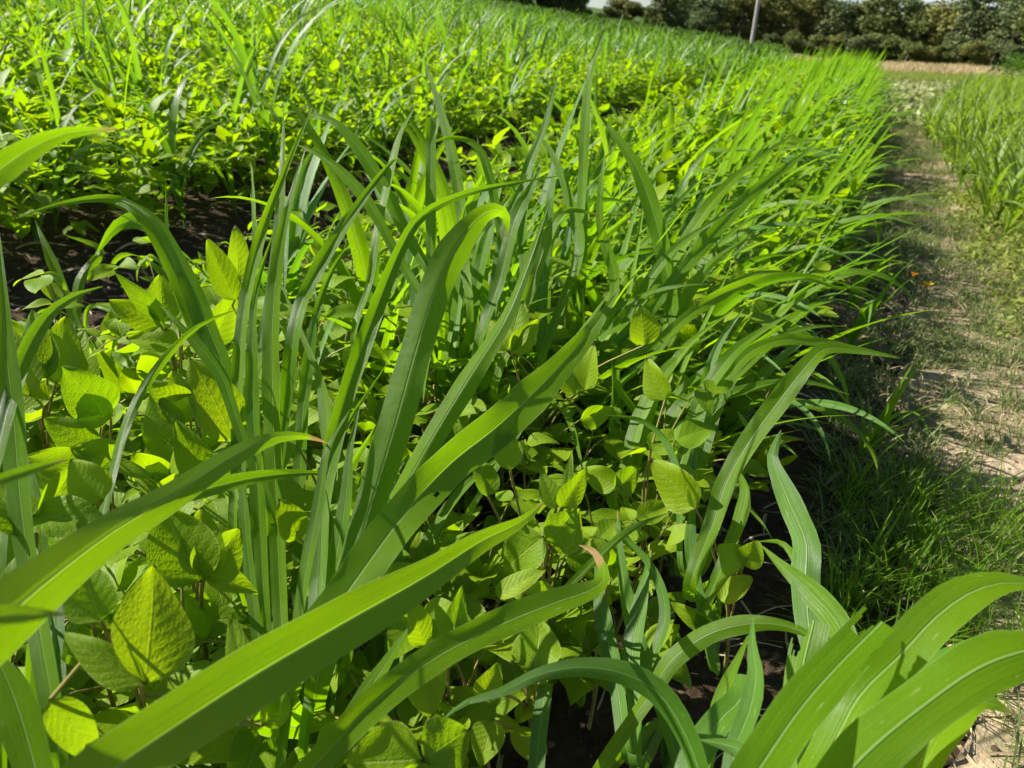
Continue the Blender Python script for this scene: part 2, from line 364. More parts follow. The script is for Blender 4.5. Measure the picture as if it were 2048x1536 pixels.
def bean_proto(seed, lod=0, h=.36):
    random.seed(seed); res = []
    st = MB(); leaves = []
    lean = vec(random.random()*6.28, 0)*random.uniform(.02, .09)
    n = 7; P = catmull([np.zeros(3), lean*.3+[0, 0, h*.4], lean+[0, 0, h*.85]], n)
    tube(st, P, np.linspace(.0034, .0016, n), 6 if lod == 0 else 4)
    az = random.random()*6.28; nl = 10
    for i in range(nl):
        f = .22+.78*i/(nl-1); node = P[min(int(f*(n-1)), n-1)].copy(); az += 2.4+random.uniform(-.5, .5)
        ml = MB() if lod == 0 or not leaves else leaves[0]; ms = ml if lod == 0 else st
        tmpS = MB()
        trifoliate(ml, tmpS, node, az, random.uniform(.06, .13)*(1.1-.3*f), random.uniform(.35, 1.25), random.uniform(.058, .088)*(.75 if i >= nl-1 else 1), lod)
        V, F, U, R = tmpS.arrays(); st.add(V, F, U, R)
        if lod == 0 or not leaves: leaves.append(ml)
    return st, leaves

def grass_proto(seed, lod=0, h=.6, lean=0.0, small=False):
    """tillered sorghum plant: short stalk, 7-10 blades; leans towards +X by lean"""
    random.seed(seed); st = MB(); leaves = []
    nl = random.randint(6, 8); sh = h*.34
    top = np.array([lean*sh*.9, random.uniform(-.03, .03), sh])
    n = 6; P = catmull([np.zeros(3), top*.5+[-.01, 0, 0], top], n); tube(st, P, np.linspace(.006, .0035, n), 7 if lod == 0 else 4)
    az = random.random()*6.28
    for i in range(nl):
        f = .15+.85*i/(nl-1); node = P[0]*(1-f)+P[-1]*f; az += pi+random.uniform(-.7, .7)
        L_ = h*random.uniform(.62, 1.0)*(.75+.35*f); el = random.uniform(.95, 1.45)
        dv = vec(az, el)+np.array([lean*.9, 0, 0]); dv = nrm(dv); a2 = math.atan2(dv[1], dv[0]); e2 = math.asin(dv[2])
        ml = MB() if lod == 0 or not leaves else leaves[0]
        rand_blade(ml, node, a2, e2, L_, random.uniform(.022, .042)*(.8+.4*h), random.choice([.4, .8, 1.2, 1.8, 2.4] if lean < .2 else [.25, .5, .9, 1.5, 2.2]), n=[22, 9, 6][lod], k=[4, 2, 2][lod], ripple=.05 if lod == 0 else 0, kink=random.random() < .12)
        if lod == 0 or not leaves: leaves.append(ml)
    return st, leaves

# ------------------------------------------------------------------ setting: ground, path
def axis(a, b, fine, f0, f1, grow=1.12):
    xs = list(np.arange(f0, f1, fine)); s = fine
    while xs[-1] < b: s *= grow; xs.append(xs[-1]+s)
    s = fine; lo = [f0]
    while lo[-1] > a: s *= grow; lo.append(lo[-1]-s)
    return np.array(lo[:0:-1]+xs)
def sheet(name, xs, ys, zf, mat, label=None):
    X, Y = np.meshgrid(xs, ys); Z = zf(X, Y)
    V = np.stack([X, Y, Z], -1).reshape(-1, 3); F = grid_faces(len(ys), len(xs)-1)
    me = mk_mesh(name, V, F, V[:, :2]*.1, np.zeros(len(V)), mat); o = link(name, me); tag(o, label, kind='structure'); return o
sheet('ground', axis(-160, 200, .03, -3.2, 2.2), axis(-12, 700, .03, .2, 6.), gz, M['ground'])
# path: ragged strip of pale trodden soil 4 mm above the field
ys = axis(-3, 24, .03, .3, 7.); us = np.linspace(0, 1, 40)
YY, UU = np.meshgrid(ys, us, indexing='ij')
eL = .33-.24*np.clip((1.15-YY)*2.2, 0, 1)+.05*np.sin(YY*2.1)+.03*np.sin(YY*7.3+1)+.012*YY; eR = np.where(YY < 4.5, 2.4-.33*YY, .915)+.06*np.sin(YY*1.7)+.03*np.sin(YY*6.1)+.04*(YY-4.5).clip(0)+.5*np.clip((YY-3.5)/2, 0, 1)
XX = eL+(eR-eL)*UU
ZZ = gz(XX, YY)+.004
V = np.stack([XX, YY, ZZ], -1).reshape(-1, 3)
tag(link('path', mk_mesh('path', V, grid_faces(len(ys), len(us)-1), V[:, :2]*.1, np.zeros(len(V)), M['path'])), kind='structure')

# ------------------------------------------------------------------ scatter helpers
def place_arrays(protos, pos, rot, scl, tilt=None, pick=None):
    """merge many transformed copies of prototype arrays"""
    Vs, Fs, Us, Rs = [], [], [], []; off = 0
    pick = rng.integers(0, len(protos), len(pos)) if pick is None else pick
    for pi_ in range(len(protos)):
        idx = np.where(pick == pi_)[0]
        if not len(idx): continue
        V, F, U, R = protos[pi_]
        c, s = np.cos(rot[idx]), np.sin(rot[idx]); m = len(idx)
        X = V[None]*scl[idx][:, None, None]
        Y = np.empty_like(X); Y[..., 0] = X[..., 0]*c[:, None]-X[..., 1]*s[:, None]; Y[..., 1] = X[..., 0]*s[:, None]+X[..., 1]*c[:, None]; Y[..., 2] = X[..., 2]
        if tilt is not None: Y[..., 0] += tilt[idx][:, None]*Y[..., 2]
        Y += pos[idx][:, None]
        Vs.append(Y.reshape(-1, 3)); Fs.append((F[None]+(np.arange(m)*len(V))[:, None, None]+off).reshape(-1, 4))
        Us.append(np.tile(U, (m, 1))); Rs.append(((R[None]+rng.random(m)[:, None]) % 1).ravel()); off += m*len(V)
    return np.concatenate(Vs), np.concatenate(Fs), np.concatenate(Us), np.concatenate(Rs)
def jitter(x0, x1, y0, y1, dens):
    st = 1/math.sqrt(dens); xs = np.arange(x0, x1, st); ys_ = np.arange(y0, y1, st); X, Y = np.meshgrid(xs, ys_)
    X = X.ravel()+rng.uniform(-.5, .5, X.size)*st; Y = Y.ravel()+rng.uniform(-.5, .5, Y.size)*st
    k = (X > x0) & (X < x1) & (Y > y0); return X[k], Y[k]
def infov(X, Y, Z, m=250, mb_=350):
    px, py, z = proj(np.stack([X, Y, Z], -1)); return (z > .15) & (px > -m) & (px < 2048+m) & (py < 1536+mb_)
def merge_parts(st, lv):
    A = [x.arrays() for x in lv]; out = []; off = 0
    V = np.concatenate([a[0] for a in A]); U = np.concatenate([a[2] for a in A]); R = np.concatenate([a[3] for a in A]); Fl = []
    for a in A: Fl.append(a[1]+off); off += len(a[0])
    return V, np.concatenate(Fl), U, R

# ------------------------------------------------------------------ prototypes as mesh sets
def mesh_set(st, lv, stname, lmat, smat, lname):
    return st.mesh(stname, smat), [x.mesh(lname, lmat) for x in lv]
bean0 = [mesh_set(*bean_proto(100+i, 0, .30+.03*i), 'stem', M['bean'], M['stem'], 'leaf') for i in range(5)]
bean1r = [bean_proto(200+i, 1, .32+.02*i) for i in range(5)]
bean1 = [mesh_set(*x, 'stem', M['bean'], M['stem'], 'leaves') for x in bean1r]
lean_ = [.1, .3, .55]
gr0 = {l: [mesh_set(*grass_proto(300+i+int(l*100), 0, .55+.06*i, l), 'stalk', M['blade'] if i % 3 else M['blade_blue'], M['stalk'], 'leaf') for i in range(4)] for l in lean_}
gr1r = {l: [grass_proto(500+i+int(l*100), 1, .55+.06*i, l) for i in range(4)] for l in lean_}
gr1 = {l: [mesh_set(*x, 'stalk', M['blade_far'] if i % 2 else M['blade'], M['stalk'], 'leaves') for i, x in enumerate(gr1r[l])] for l in lean_}
lime_r = [grass_proto(560+i, 1, .5+.06*i, .1) for i in range(4)]
lime = [mesh_set(*x, 'stalk', M['blade_lime'], M['stalk'], 'leaves') for x in lime_r]
random.seed(11)
def put_plant(name, sets, loc, rz, sc, tilt, label, cat, group, leafname):
    e = empty(name, loc, label, cat, group); e.rotation_euler = (tilt[0], tilt[1], rz); e.scale = (sc, sc, sc)
    st, lv = sets; link('stem' if cat == 'bean plant' else 'stalk', st, e)
    for m in lv: link(leafname, m, e)
    return e

# ------------------------------------------------------------------ zones of plants
def strip_edge(Y):   # right edge of the near strip (crop side of the path)
    return .02+.018*Y+.04*np.sin(Y*2.3)
# ------------------------------------------------------------------ foreground plants, each leaf its own mesh in its own place
def hero_curve(root, pts, nn=64):
    P = np.array([pix(*p) for p in pts]); P0 = P[0]; d0 = nrm(P[1]-P[0])
    L0 = np.linalg.norm(P0-root)
    c1 = root+np.array([0, 0, min(.5*max(P0[2]-root[2], .02), .25)]); c1[:2] += (P0[:2]-root[:2])*.25
    c2 = P0-d0*.25*L0
    pre = [root, c1, c2] if L0 > .12 else [root]
    C = np.vstack([pre, P]); cum = np.concatenate([[0], np.cumsum(np.linalg.norm(np.diff(C, axis=0), axis=1))])
    return catmull(C, nn), cum[len(pre)]/cum[-1]
def hero_blade(e, root, pts, wpx, tw=0., fold=.25, ripple=.06, taper=.55, blunt=False, holes=(), k=8, mat='blade', rootw=.28, tip=.0):
    root = np.asarray(root, float); dm = pts[0][2]*.6+pts[-1][2]*.4; Wm = .75*wpx*dm/FPX
    P, f0 = hero_curve(root, pts, 150 if holes else 64); n = len(P); k = 22 if holes else k; fold = -fold*1.5; tip = -.03 if blunt else tip; t = np.linspace(0, 1, n); q = np.clip((t-f0)/(1-f0), 0, 1)
    up = np.where(t < f0, rootw+(.80-rootw)*np.clip(t/f0, 0, 1)**1.6, .80+.20*np.sin(np.clip(q/.35, 0, 1)*pi/2))
    dn = np.ones(n) if blunt else np.clip((1-q)/(1-taper), 0, 1)**.9
    j1, j2 = random.random()*6, random.random()*6
    W = Wm*up*dn*(1+.035*np.sin(t*31+j1)+.02*np.sin(t*77+j2))+.0008
    T = nrm(np.gradient(P, axis=0)); view = nrm(CC-P); sd_ = nrm(np.cross(T, view)); N = np.cross(sd_, T)
    # keep side steady along the leaf
    for i in range(1, n):
        if sd_[i]@sd_[i-1] < 0: sd_[i] *= -1
    N = np.cross(sd_, T); ang = (tw if np.isscalar(tw) else np.interp(q, np.linspace(0, 1, len(tw)), tw))*np.ones(n); ang = (ang+.16*np.sin(t*9+j1)+.07*np.sin(t*23+j2))[:, None]
    side = sd_*np.cos(ang)+N*np.sin(ang)
    W = W/np.clip(np.abs(np.cos(ang[:, 0])), .45, 1)
    mb = MB(); ribbon(mb, P-root, W, side, k, fold=fold*(1-.5*t), ripple=ripple, rfreq=random.uniform(24, 40), holes=holes, seedr=random.random(), v1=1+tip, r=random.random())
    o = link('leaf', mb.mesh('leaf', M[mat]), e); return o
def hero_grass(rootpx, label, blades, mat='blade', group=None):
    r = pixground(*rootpx); e = empty('sorghum_plant', tuple(r), label, 'grass plant', group); e.location = tuple(r)
    # short sheathed stalk
    mb = MB(); top = np.array([random.uniform(-.01, .02), random.uniform(-.01, .01), .10]); tube(mb, catmull([np.array([0, 0, -.01]), top*.5, top], 5), np.linspace(.008, .005, 5), 8); link('stalk', mb.mesh('stalk', M['stalk']), e)
    for b in blades:
        pts, wpx = b[0], b[1]; kw = b[2] if len(b) > 2 else {}
        kw = dict(kw); kw.setdefault('mat', mat)
        hero_blade(e, r, pts, wpx, **kw)
    return e
def D(l, d0, d1):
    n = len(l); return [(x, y, d0+(d1-d0)*i/(n-1)) for i, (x, y) in enumerate(l)]
random.seed(21)
hero_grass((640, 1750), 'big clump of broad central blades, the widest one ending in a blue-green tip', [
    (D([(690, 1190), (800, 1040), (900, 930), (1000, 850), (1100, 755), (1180, 665), (1240, 578)], .70, .92), 104, dict(tw=[.1, -.1, .1, .4], fold=.22, ripple=.04, taper=.62, k=14, holes=((.80, -1.0, .12, .05), (.66, .55, .05, .10)))),
    (D([(700, 1170), (790, 1010), (850, 900), (935, 760), (1010, 640), (1060, 520), (1103, 395)], .74, .98), 62, dict(tw=[.1, .35, .5], fold=-.40, taper=.5)),
    (D([(700, 1150), (745, 1000), (790, 850), (835, 690), (880, 555), (925, 475), (968, 428), (1000, 422), (1014, 440), (1012, 475)], .76, .93), 84, dict(tw=[.2, .0, -.1, -.3], fold=-.18, taper=.72, ripple=.03)),
    (D([(640, 1150), (650, 980), (690, 800), (745, 640), (800, 500), (845, 430), (930, 388), (1030, 366), (1120, 352)], .80, 1.05), 46, dict(tw=[.5, .2, -.3, .4], fold=.35, taper=.4)),
    (D([(640, 1300), (665, 1150), (690, 1010), (700, 900), (720, 810)], .78, .85), 34, dict(tw=.3)),
    (D([(735, 1150), (770, 1000), (790, 900), (800, 830), (812, 700)], .85, .9), 34, dict(tw=.5, fold=.4)),
], )
hero_grass((560, 1640), 'cluster of tall upright blades rising left of centre with thin curling tips', [
    (D([(530, 1250), (520, 1050), (508, 850), (505, 700), (512, 580), (548, 462)], .82, .92), 34, dict(tw=[.2, .3, .1], fold=.35)),
    (D([(560, 1200), (552, 1000), (545, 800), (545, 640), (562, 480), (592, 360), (612, 290)], .84, 1.0), 42, dict(tw=.3, fold=.3)),
    (D([(475, 900), (478, 740), (492, 600), (525, 460), (575, 330), (625, 215)], .92, 1.1), 30, dict(tw=.4, fold=.4)),
    (D([(560, 900), (590, 660), (620, 570), (670, 480), (735, 385), (782, 325), (795, 318)], .90, 1.1), 34, dict(tw=.2, fold=.35, taper=.6)),
    (D([(595, 1150), (600, 950), (610, 780), (640, 600), (690, 500), (715, 505)], .95, 1.1), 30, dict(tw=.2)),
    (D([(480, 860), (440, 745), (395, 690), (350, 640), (322, 612)], .88, .95), 30, dict(tw=.3)),
    (D([(650, 1250), (660, 1100), (668, 960), (655, 860), (640, 760), (600, 660), (560, 560)], .86, 1.05), 30, dict(tw=.6)),
    (D([(505, 780), (540, 600), (560, 420), (566, 300), (567, 215)], 1.02, 1.2), 24, dict(tw=.5)),
    (D([(590, 1300), (610, 1150), (635, 1020), (655, 900), (700, 820)], .74, .8), 28, dict(tw=.4)),
    (D([(520, 1300), (500, 1150), (487, 1000), (490, 880)], .8, .85), 26, dict(tw=.5)),
])
hero_grass((470, 1430), 'plant with two dark blades arching leftwards, one drooping to a thin whitish tip', [
    (D([(450, 830), (415, 700), (370, 590), (320, 490), (270, 420), (215, 397), (120, 408), (30, 437)], 1.0, 1.15), 42, dict(tw=[.3, .2, -.3, -.5], fold=.3, taper=.35)),
    (D([(495, 860), (450, 740), (410, 640), (365, 530), (320, 450), (275, 412), (238, 398)], .98, 1.1), 52, dict(tw=[.2, .4, .6], fold=.35, taper=.45)),
    (D([(430, 760), (380, 650), (350, 570), (335, 480), (332, 365)], 1.05, 1.1), 16, dict(tw=.2)),
])
hero_grass((30, 1500), 'left border plant with one stiff upright blade and one curved blade', [
    (D([(60, 1150), (40, 1000), (28, 850), (12, 700), (2, 560), (-6, 440)], .72, .85), 48, dict(tw=.3, fold=.3)),
    (D([(-5, 900), (20, 800), (55, 700), (100, 628), (150, 592), (206, 573)], .75, .9), 32, dict(tw=.2)),
    (D([(85, 1300), (80, 1150), (70, 1000), (50, 900)], .78, .85), 34, dict(tw=.4)),
    (D([(70, 1536), (40, 1430), (10, 1350), (-20, 1290)], .6, .62), 78, dict(tw=.2)),
])
hero_grass((-260, 1900), 'plant whose wide pale blade sweeps in from the left to a curled orange-brown tip', [
    (D([(-120, 1360), (0, 1245), (110, 1150), (230, 1060), (340, 995), (460, 915), (545, 876), (610, 872), (655, 886)], .42, .80), 124, dict(tw=[.1, .1, .3, .2], fold=.2, ripple=.02, taper=.12, tip=.02)),
    (D([(180, 1110), (290, 1020), (390, 985), (500, 957), (600, 946), (668, 948)], .70, .86), 42, dict(tw=.5, taper=.5)),
    (D([(-80, 400), (0, 340), (70, 293), (140, 265), (236, 258)], .52, .60), 64, dict(tw=.2, taper=.2)),
    (D([(-60, 980), (30, 950), (90, 930), (130, 920)], .45, .5), 22, dict(tw=.5)),
    (D([(-100, 1240), (0, 1232), (70, 1226), (128, 1228)], .34, .36), 40, dict(tw=.6, taper=.7, tip=-.01)),
])
hero_grass((-60, 2500), 'long wide blade crossing from the lower left corner to the centre, closest of all', [
    (D([(60, 1680), (200, 1560), (350, 1455), (520, 1345), (700, 1240), (850, 1155), (960, 1085), (1040, 1045), (1088, 1005)], .40, .66), 138, dict(tw=[.1, .0, .1, -.2], fold=.22, ripple=.02, taper=.52, k=14, holes=((.72, 1.0, .10, .05), (.45, -1.02, .09, .04)))),
])
hero_grass((560, 2050), 'blade rising to the right along the bottom centre with a brown withered hooked tip', [
    (D([(640, 1520), (750, 1405), (880, 1310), (1010, 1245), (1110, 1205), (1185, 1178), (1208, 1150), (1190, 1105), (1158, 1090)], .60, .80), 72, dict(tw=[.1, .1, .2, .5], fold=.25, taper=.60, tip=.05)),
    (D([(620, 1560), (700, 1440), (770, 1330), (830, 1240)], .66, .74), 40, dict(tw=.5)),
])
hero_grass((1420, 1800), 'blue-green blade arching over to the left above bare soil at the bottom centre', [
    (D([(1420, 1620), (1380, 1490), (1320, 1390), (1240, 1345), (1150, 1335), (1070, 1352), (1000, 1385), (930, 1405), (882, 1442)], .66, .62), 54, dict(tw=[.2, .3, .1, -.4], fold=.2, taper=.45, mat='blade_blue')),
    (D([(1065, 1640), (1072, 1540), (1080, 1450), (1092, 1370)], .72, .78), 38, dict(tw=.2, blunt=True, mat='blade_blue')),
    (D([(1450, 1640), (1470, 1500), (1500, 1420), (1512, 1350), (1505, 1290), (1506, 1232)], .62, .70), 46, dict(tw=[.1, .5, .3], fold=.35, mat='blade_blue')),
    (D([(1350, 1640), (1390, 1520), (1440, 1440), (1480, 1400), (1495, 1350)], .66, .72), 62, dict(tw=.3, blunt=True, mat='blade_blue')),
    (D([(1400, 1640), (1420, 1500), (1450, 1380), (1485, 1300), (1496, 1270)], .68, .76), 34, dict(tw=.4)),
])
hero_grass((1330, 1560), 'blade bowing up from dark soil and lying flat beside a torn leaf', [
    (D([(1300, 1390), (1345, 1320), (1420, 1268), (1500, 1248), (1570, 1252), (1625, 1275), (1660, 1310)], .80, .78), 46, dict(tw=[.2, 0, -.3], fold=.2)),
    (D([(1350, 1500), (1320, 1400), (1280, 1300), (1255, 1210), (1240, 1100), (1235, 1020)], .92, .98), 40, dict(tw=.2, mat='blade_blue')),
    (D([(1270, 1400), (1265, 1300), (1285, 1190), (1302, 1100)], .9, .96), 42, dict(tw=.5, mat='blade_blue')),
    (D([(1235, 1380), (1215, 1280), (1200, 1200), (1190, 1130)], .9, .96), 44, dict(tw=.3, mat='blade_blue')),
    (D([(1290, 1350), (1330, 1230), (1300, 1130), (1225, 1050)], .92, .96), 26, dict(tw=.4, mat='blade_blue')),
    (D([(1130, 1180), (1190, 1120), (1260, 1060), (1340, 1025)], .9, .95), 20, dict(tw=.4)),
])
hero_grass((1560, 1800), 'largest light green plant in the bottom right corner with insect-torn broad leaves', [
    (D([(1440, 1660), (1524, 1528), (1600, 1418), (1674, 1333), (1764, 1243)], .52, .62), 104, dict(tw=[.1, 0, .1], fold=.18, ripple=.03, blunt=True, k=14, holes=((1.0, .85, .22, .16), (1.0, -.5, .35, .06)))),
    (D([(1660, 1500), (1720, 1390), (1800, 1310), (1870, 1235), (1940, 1185), (2010, 1165), (2090, 1170)], .62, .68), 96, dict(tw=[.3, 0, .2, .5], fold=.2, ripple=.06, taper=.7)),
    (D([(1620, 1640), (1730, 1510), (1850, 1410), (1960, 1335), (2060, 1300), (2150, 1290)], .57, .63), 118, dict(tw=[.1, .0, .2], fold=.18, ripple=.03, taper=.8, k=14, holes=((.62, -.55, .13, .12), (.78, .98, .10, .14)))),
    (D([(1600, 1600), (1690, 1480), (1780, 1385), (1870, 1325), (1930, 1290), (1985, 1262)], .64, .70), 74, dict(tw=[.2, .2, .4], fold=.25, mat='blade_blue', k=14, holes=((.55, .95, .22, .10), (.7, -.9, .2, .1)))),
    (D([(1600, 1560), (1600, 1440), (1605, 1340), (1628, 1240)], .68, .72), 78, dict(tw=.2, fold=.3, blunt=True, k=14, holes=((1.0, .6, .4, .12), (.82, -.5, .14, .14), (.7, .75, .3, .06)))),
    (D([(1800, 1640), (1850, 1500), (1900, 1440), (1960, 1400), (2030, 1430)], .62, .66), 84, dict(tw=.3, taper=.6)),
    (D([(1560, 1640), (1530, 1560), (1480, 1500), (1400, 1480)], .6, .64), 50, dict(tw=.4, mat='blade_blue')),
])
hero_grass((1650, 1560), 'pale wavy leaf standing up with a brown hair tip behind the torn corner plant', [
    (D([(1640, 1350), (1618, 1250), (1612, 1150), (1612, 1085), (1585, 1020), (1560, 960), (1545, 915), (1556, 878), (1562, 860)], .80, .92), 62, dict(tw=[.2, -.3, .5, .1], fold=.2, ripple=.10, taper=.60, mat='blade_blue', tip=.02)),
    (D([(1740, 1400), (1705, 1320), (1670, 1240), (1610, 1175), (1560, 1130), (1522, 1090)], .76, .86), 60, dict(tw=[.2, .1, .3], fold=.25, ripple=.05)),
    (D([(1620, 1200), (1590, 1120), (1560, 1085), (1518, 1083)], .84, .88), 18, dict(tw=.2)),
])
hero_grass((1420, 1330), 'plant on the soil edge with one broad slanting blade folding flat at its top', [
    (D([(1428, 1040), (1455, 960), (1500, 880), (1555, 805), (1610, 735), (1650, 698), (1710, 700), (1800, 716)], .98, 1.08), 52, dict(tw=[.1, 0, .3, .3], fold=.25, taper=.55)),
    (D([(1445, 1130), (1480, 1040), (1490, 980), (1470, 930)], 1.0, 1.05), 34, dict(tw=.4)),
    (D([(1400, 1200), (1380, 1100), (1385, 1020), (1390, 975)], .98, 1.0), 28, dict(tw=.4, mat='blade_blue')),
    (D([(1360, 1040), (1355, 950), (1330, 880), (1280, 840), (1210, 830)], 1.1, 1.15), 18, dict(tw=.5, mat='blade_blue')),
])
hero_grass((1340, 1150), 'plant whose thin blades reach right over the bare edge of the path', [
    (D([(1390, 830), (1450, 760), (1500, 705), (1570, 680), (1650, 686), (1740, 704), (1795, 712)], 1.25, 1.4), 28, dict(tw=[.2, .1, .5])),
    (D([(1400, 830), (1480, 745), (1555, 680), (1620, 655), (1692, 652)], 1.3, 1.42), 18, dict(tw=.3)),
    (D([(1320, 680), (1380, 630), (1440, 590), (1520, 560), (1610, 556), (1690, 582)], 1.35, 1.5), 30, dict(tw=[.2, 0, .4])),
    (D([(1300, 720), (1360, 650), (1440, 585), (1510, 548), (1600, 545)], 1.4, 1.5), 22, dict(tw=.3)),
    (D([(1370, 870), (1440, 800), (1530, 770), (1620, 765), (1700, 790)], 1.3, 1.4), 22, dict(tw=.5)),
])
hero_grass((1290, 900), 'plant in the near strip with a tall wide dark blade bending left at its top', [
    (D([(1345, 620), (1330, 520), (1305, 420), (1270, 330), (1230, 270), (1195, 225)], 1.55, 1.7), 44, dict(tw=[.3, .2, -.1], fold=.3)),
    (D([(1155, 500), (1165, 380), (1170, 260), (1180, 150), (1200, 85), (1222, 35)], 1.6, 1.8), 24, dict(tw=.3)),
    (D([(1240, 640), (1330, 540), (1420, 410), (1500, 330), (1600, 260)], 1.6, 1.9), 30, dict(tw=.3)),
    (D([(1300, 620), (1400, 500), (1500, 390), (1580, 330), (1640, 280)], 1.5, 1.8), 34, dict(tw=.2)),
])
hero_grass((900, 980), 'plant behind the big clump with pale blades bowing left against the dark gap', [
    (D([(815, 470), (770, 380), (720, 300), (670, 245), (608, 222)], 1.35, 1.5), 34, dict(tw=[.3, .1, -.2])),
    (D([(800, 520), (740, 410), (690, 350), (640, 310), (588, 286)], 1.3, 1.45), 28, dict(tw=.2)),
    (D([(930, 520), (920, 400), (900, 290), (875, 200), (845, 108)], 1.4, 1.6), 28, dict(tw=.4)),
    (D([(862, 560), (862, 430), (862, 330), (862, 235)], 1.35, 1.45), 26, dict(tw=.1, blunt=True)),
    (D([(740, 560), (760, 440), (780, 350), (800, 270), (835, 205)], 1.3, 1.5), 20, dict(tw=.5)),
    (D([(1010, 520), (990, 400), (960, 300), (905, 275), (850, 290)], 1.4, 1.5), 22, dict(tw=.4)),
])
hero_grass((1090, 900), 'plant just behind the broad folded blade with several long upright blades', [
    (D([(1040, 640), (1080, 520), (1110, 440), (1140, 420), (1200, 430)], 1.3, 1.4), 30, dict(tw=[.3, .2, .6])),
    (D([(1090, 780), (1140, 700), (1180, 640), (1215, 590)], 1.0, 1.1), 18, dict(tw=.3)),
    (D([(1050, 560), (1045, 440), (1055, 340), (1090, 250), (1120, 130)], 1.4, 1.6), 26, dict(tw=.4)),
    (D([(1120, 620), (1160, 500), (1140, 400), (1100, 300), (1040, 240)], 1.4, 1.6), 26, dict(tw=.4)),
    (D([(1000, 560), (1030, 440), (1060, 380), (1085, 330)], 1.3, 1.4), 34, dict(tw=.4)),
    (D([(1210, 680), (1230, 560), (1200, 440), (1210, 300)], 1.5, 1.6), 26, dict(tw=.5)),
])
hero_grass((170, 700), 'short grass plant on the dark gap soil with one pale wide drooping blade', [
    (D([(390, 590), (350, 520), (310, 455), (270, 440), (230, 455), (190, 512)], 1.7, 1.8), 44, dict(tw=[.3, 0, .2])),
    (D([(150, 640), (120, 560), (95, 500), (70, 440)], 2.1, 2.2), 22, dict(tw=.4)),
    (D([(150, 640), (160, 560), (200, 500), (130, 470)], 2.1, 2.2), 22, dict(tw=.4)),
])
hero_grass((225, 1180), 'single slender blade curving up right like a bow over the bean leaves at left', [
    (D([(222, 960), (245, 870), (280, 790), (335, 710), (400, 650), (482, 616)], .80, .95), 20, dict(tw=.2, fold=.2)),
])

def hero_bean(rootpx, label, leafs, d):
    r = pixground(*rootpx); e = empty('bean_plant', tuple(r), label, 'bean plant')
    bs = [pix(b[0], b[1], b[5] if len(b) > 5 else d) for b in leafs]; top = np.mean(bs, axis=0)-r; top = np.array([top[0]*.6, top[1]*.6, max(top[2]-.05, .06)])
    st = MB(); P = catmull([np.array([0, 0, -.01]), top*.5+[.006, .004, 0], top], 9); tube(st, P, np.linspace(.0038, .0020, 9), 7)
    for b, B in zip(leafs, bs):
        dd = b[5] if len(b) > 5 else d
        tipP = pix(b[2], b[3], dd+(b[6] if len(b) > 6 else random.uniform(-.02, .03))); B = B-r; v = tipP-r-B; Ln = np.linalg.norm(v)
        i = random.randint(4, 8); tube(st, catmull([P[i], (P[i]+B)/2+[0, 0, .012], B], 7), np.linspace(.0018, .0014, 7), 6)
        N0 = nrm(CC-r-B); dn = v/Ln; sd_ = nrm(np.cross(dn, N0)); a = random.choice([-1, 1])*random.uniform(.1, .55); N = N0*cos(a)+sd_*sin(a)
        mb = MB(); leaflet(mb, B, dn, N, Ln*1.03, b[4]*dd/FPX*1.12, 16, 10, random.uniform(.05, .35), random.uniform(.12, .35)); link('leaf', mb.mesh('leaf', M['bean']), e)
    link('stem', st.mesh('stem', M['stem']), e); return e
hero_bean((110, 1080), 'bean plant at the left border, broad leaflets standing up before dark soil', [(95, 755, 62, 622, 62), (112, 765, 128, 632, 66), (118, 775, 168, 660, 62), (60, 790, 20, 660, 60), (100, 800, 10, 790, 60)], 1.12)
hero_bean((240, 1200), 'bean plant with a strongly puckered lit leaflet pointing left over a smoother one', [(218, 828, 126, 738, 82), (222, 838, 124, 792, 58), (200, 900, 90, 840, 70), (235, 920, 150, 900, 70), (180, 960, 60, 910, 80)], .96)
hero_bean((400, 1230), 'bean plant with a round shadowed leaflet beside a tall puckered one', [(350, 872, 300, 790, 78), (468, 880, 388, 715, 92), (362, 850, 345, 742, 66), (420, 960, 350, 850, 70), (466, 868, 560, 900, 60), (380, 810, 290, 770, 60)], .93)
hero_bean((380, 1000), 'bean plant at the soil gap whose pointed leaflets rise around a round one', [(325, 645, 322, 548, 60), (322, 650, 215, 603, 52), (358, 690, 254, 674, 54), (330, 655, 238, 545, 40), (420, 690, 480, 580, 60), (470, 600, 415, 480, 50), (475, 560, 478, 450, 46)], 1.2)
hero_bean((300, 1620), 'bean plant at lower left with one big ovate leaflet upright, its underside veins lit', [(290, 1366, 316, 1130, 142), (284, 1368, 120, 1270, 60), (200, 1240, 160, 1125, 92), (100, 1400, 210, 1530, 60), (505, 1440, 460, 1230, 56, .66), (525, 1450, 580, 1370, 60, .66)], .58)
hero_bean((90, 1500), 'bean plant at the left border below the pale sweeping blade, leaves bright yellow', [(62, 1072, -20, 955, 90), (68, 1032, 215, 1045, 78), (75, 1040, 160, 930, 60), (205, 1000, 140, 920, 70), (40, 1180, 60, 1090, 60)], .74)
hero_bean((420, 1500), 'bean plant with a large shaded leaflet just beneath the curled-tip blade', [(402, 1162, 320, 1015, 128), (405, 1148, 522, 1180, 52), (402, 1155, 480, 1060, 90), (410, 1150, 400, 1020, 80)], .78)
hero_bean((700, 1450), 'small bean shoot with spiky folded leaflets between the central blades', [(705, 1032, 650, 1006, 44), (706, 1030, 690, 966, 36), (708, 1030, 742, 962, 44), (690, 1160, 690, 1046, 70), (760, 1180, 830, 1130, 60), (600, 1080, 560, 1000, 60)], .84)
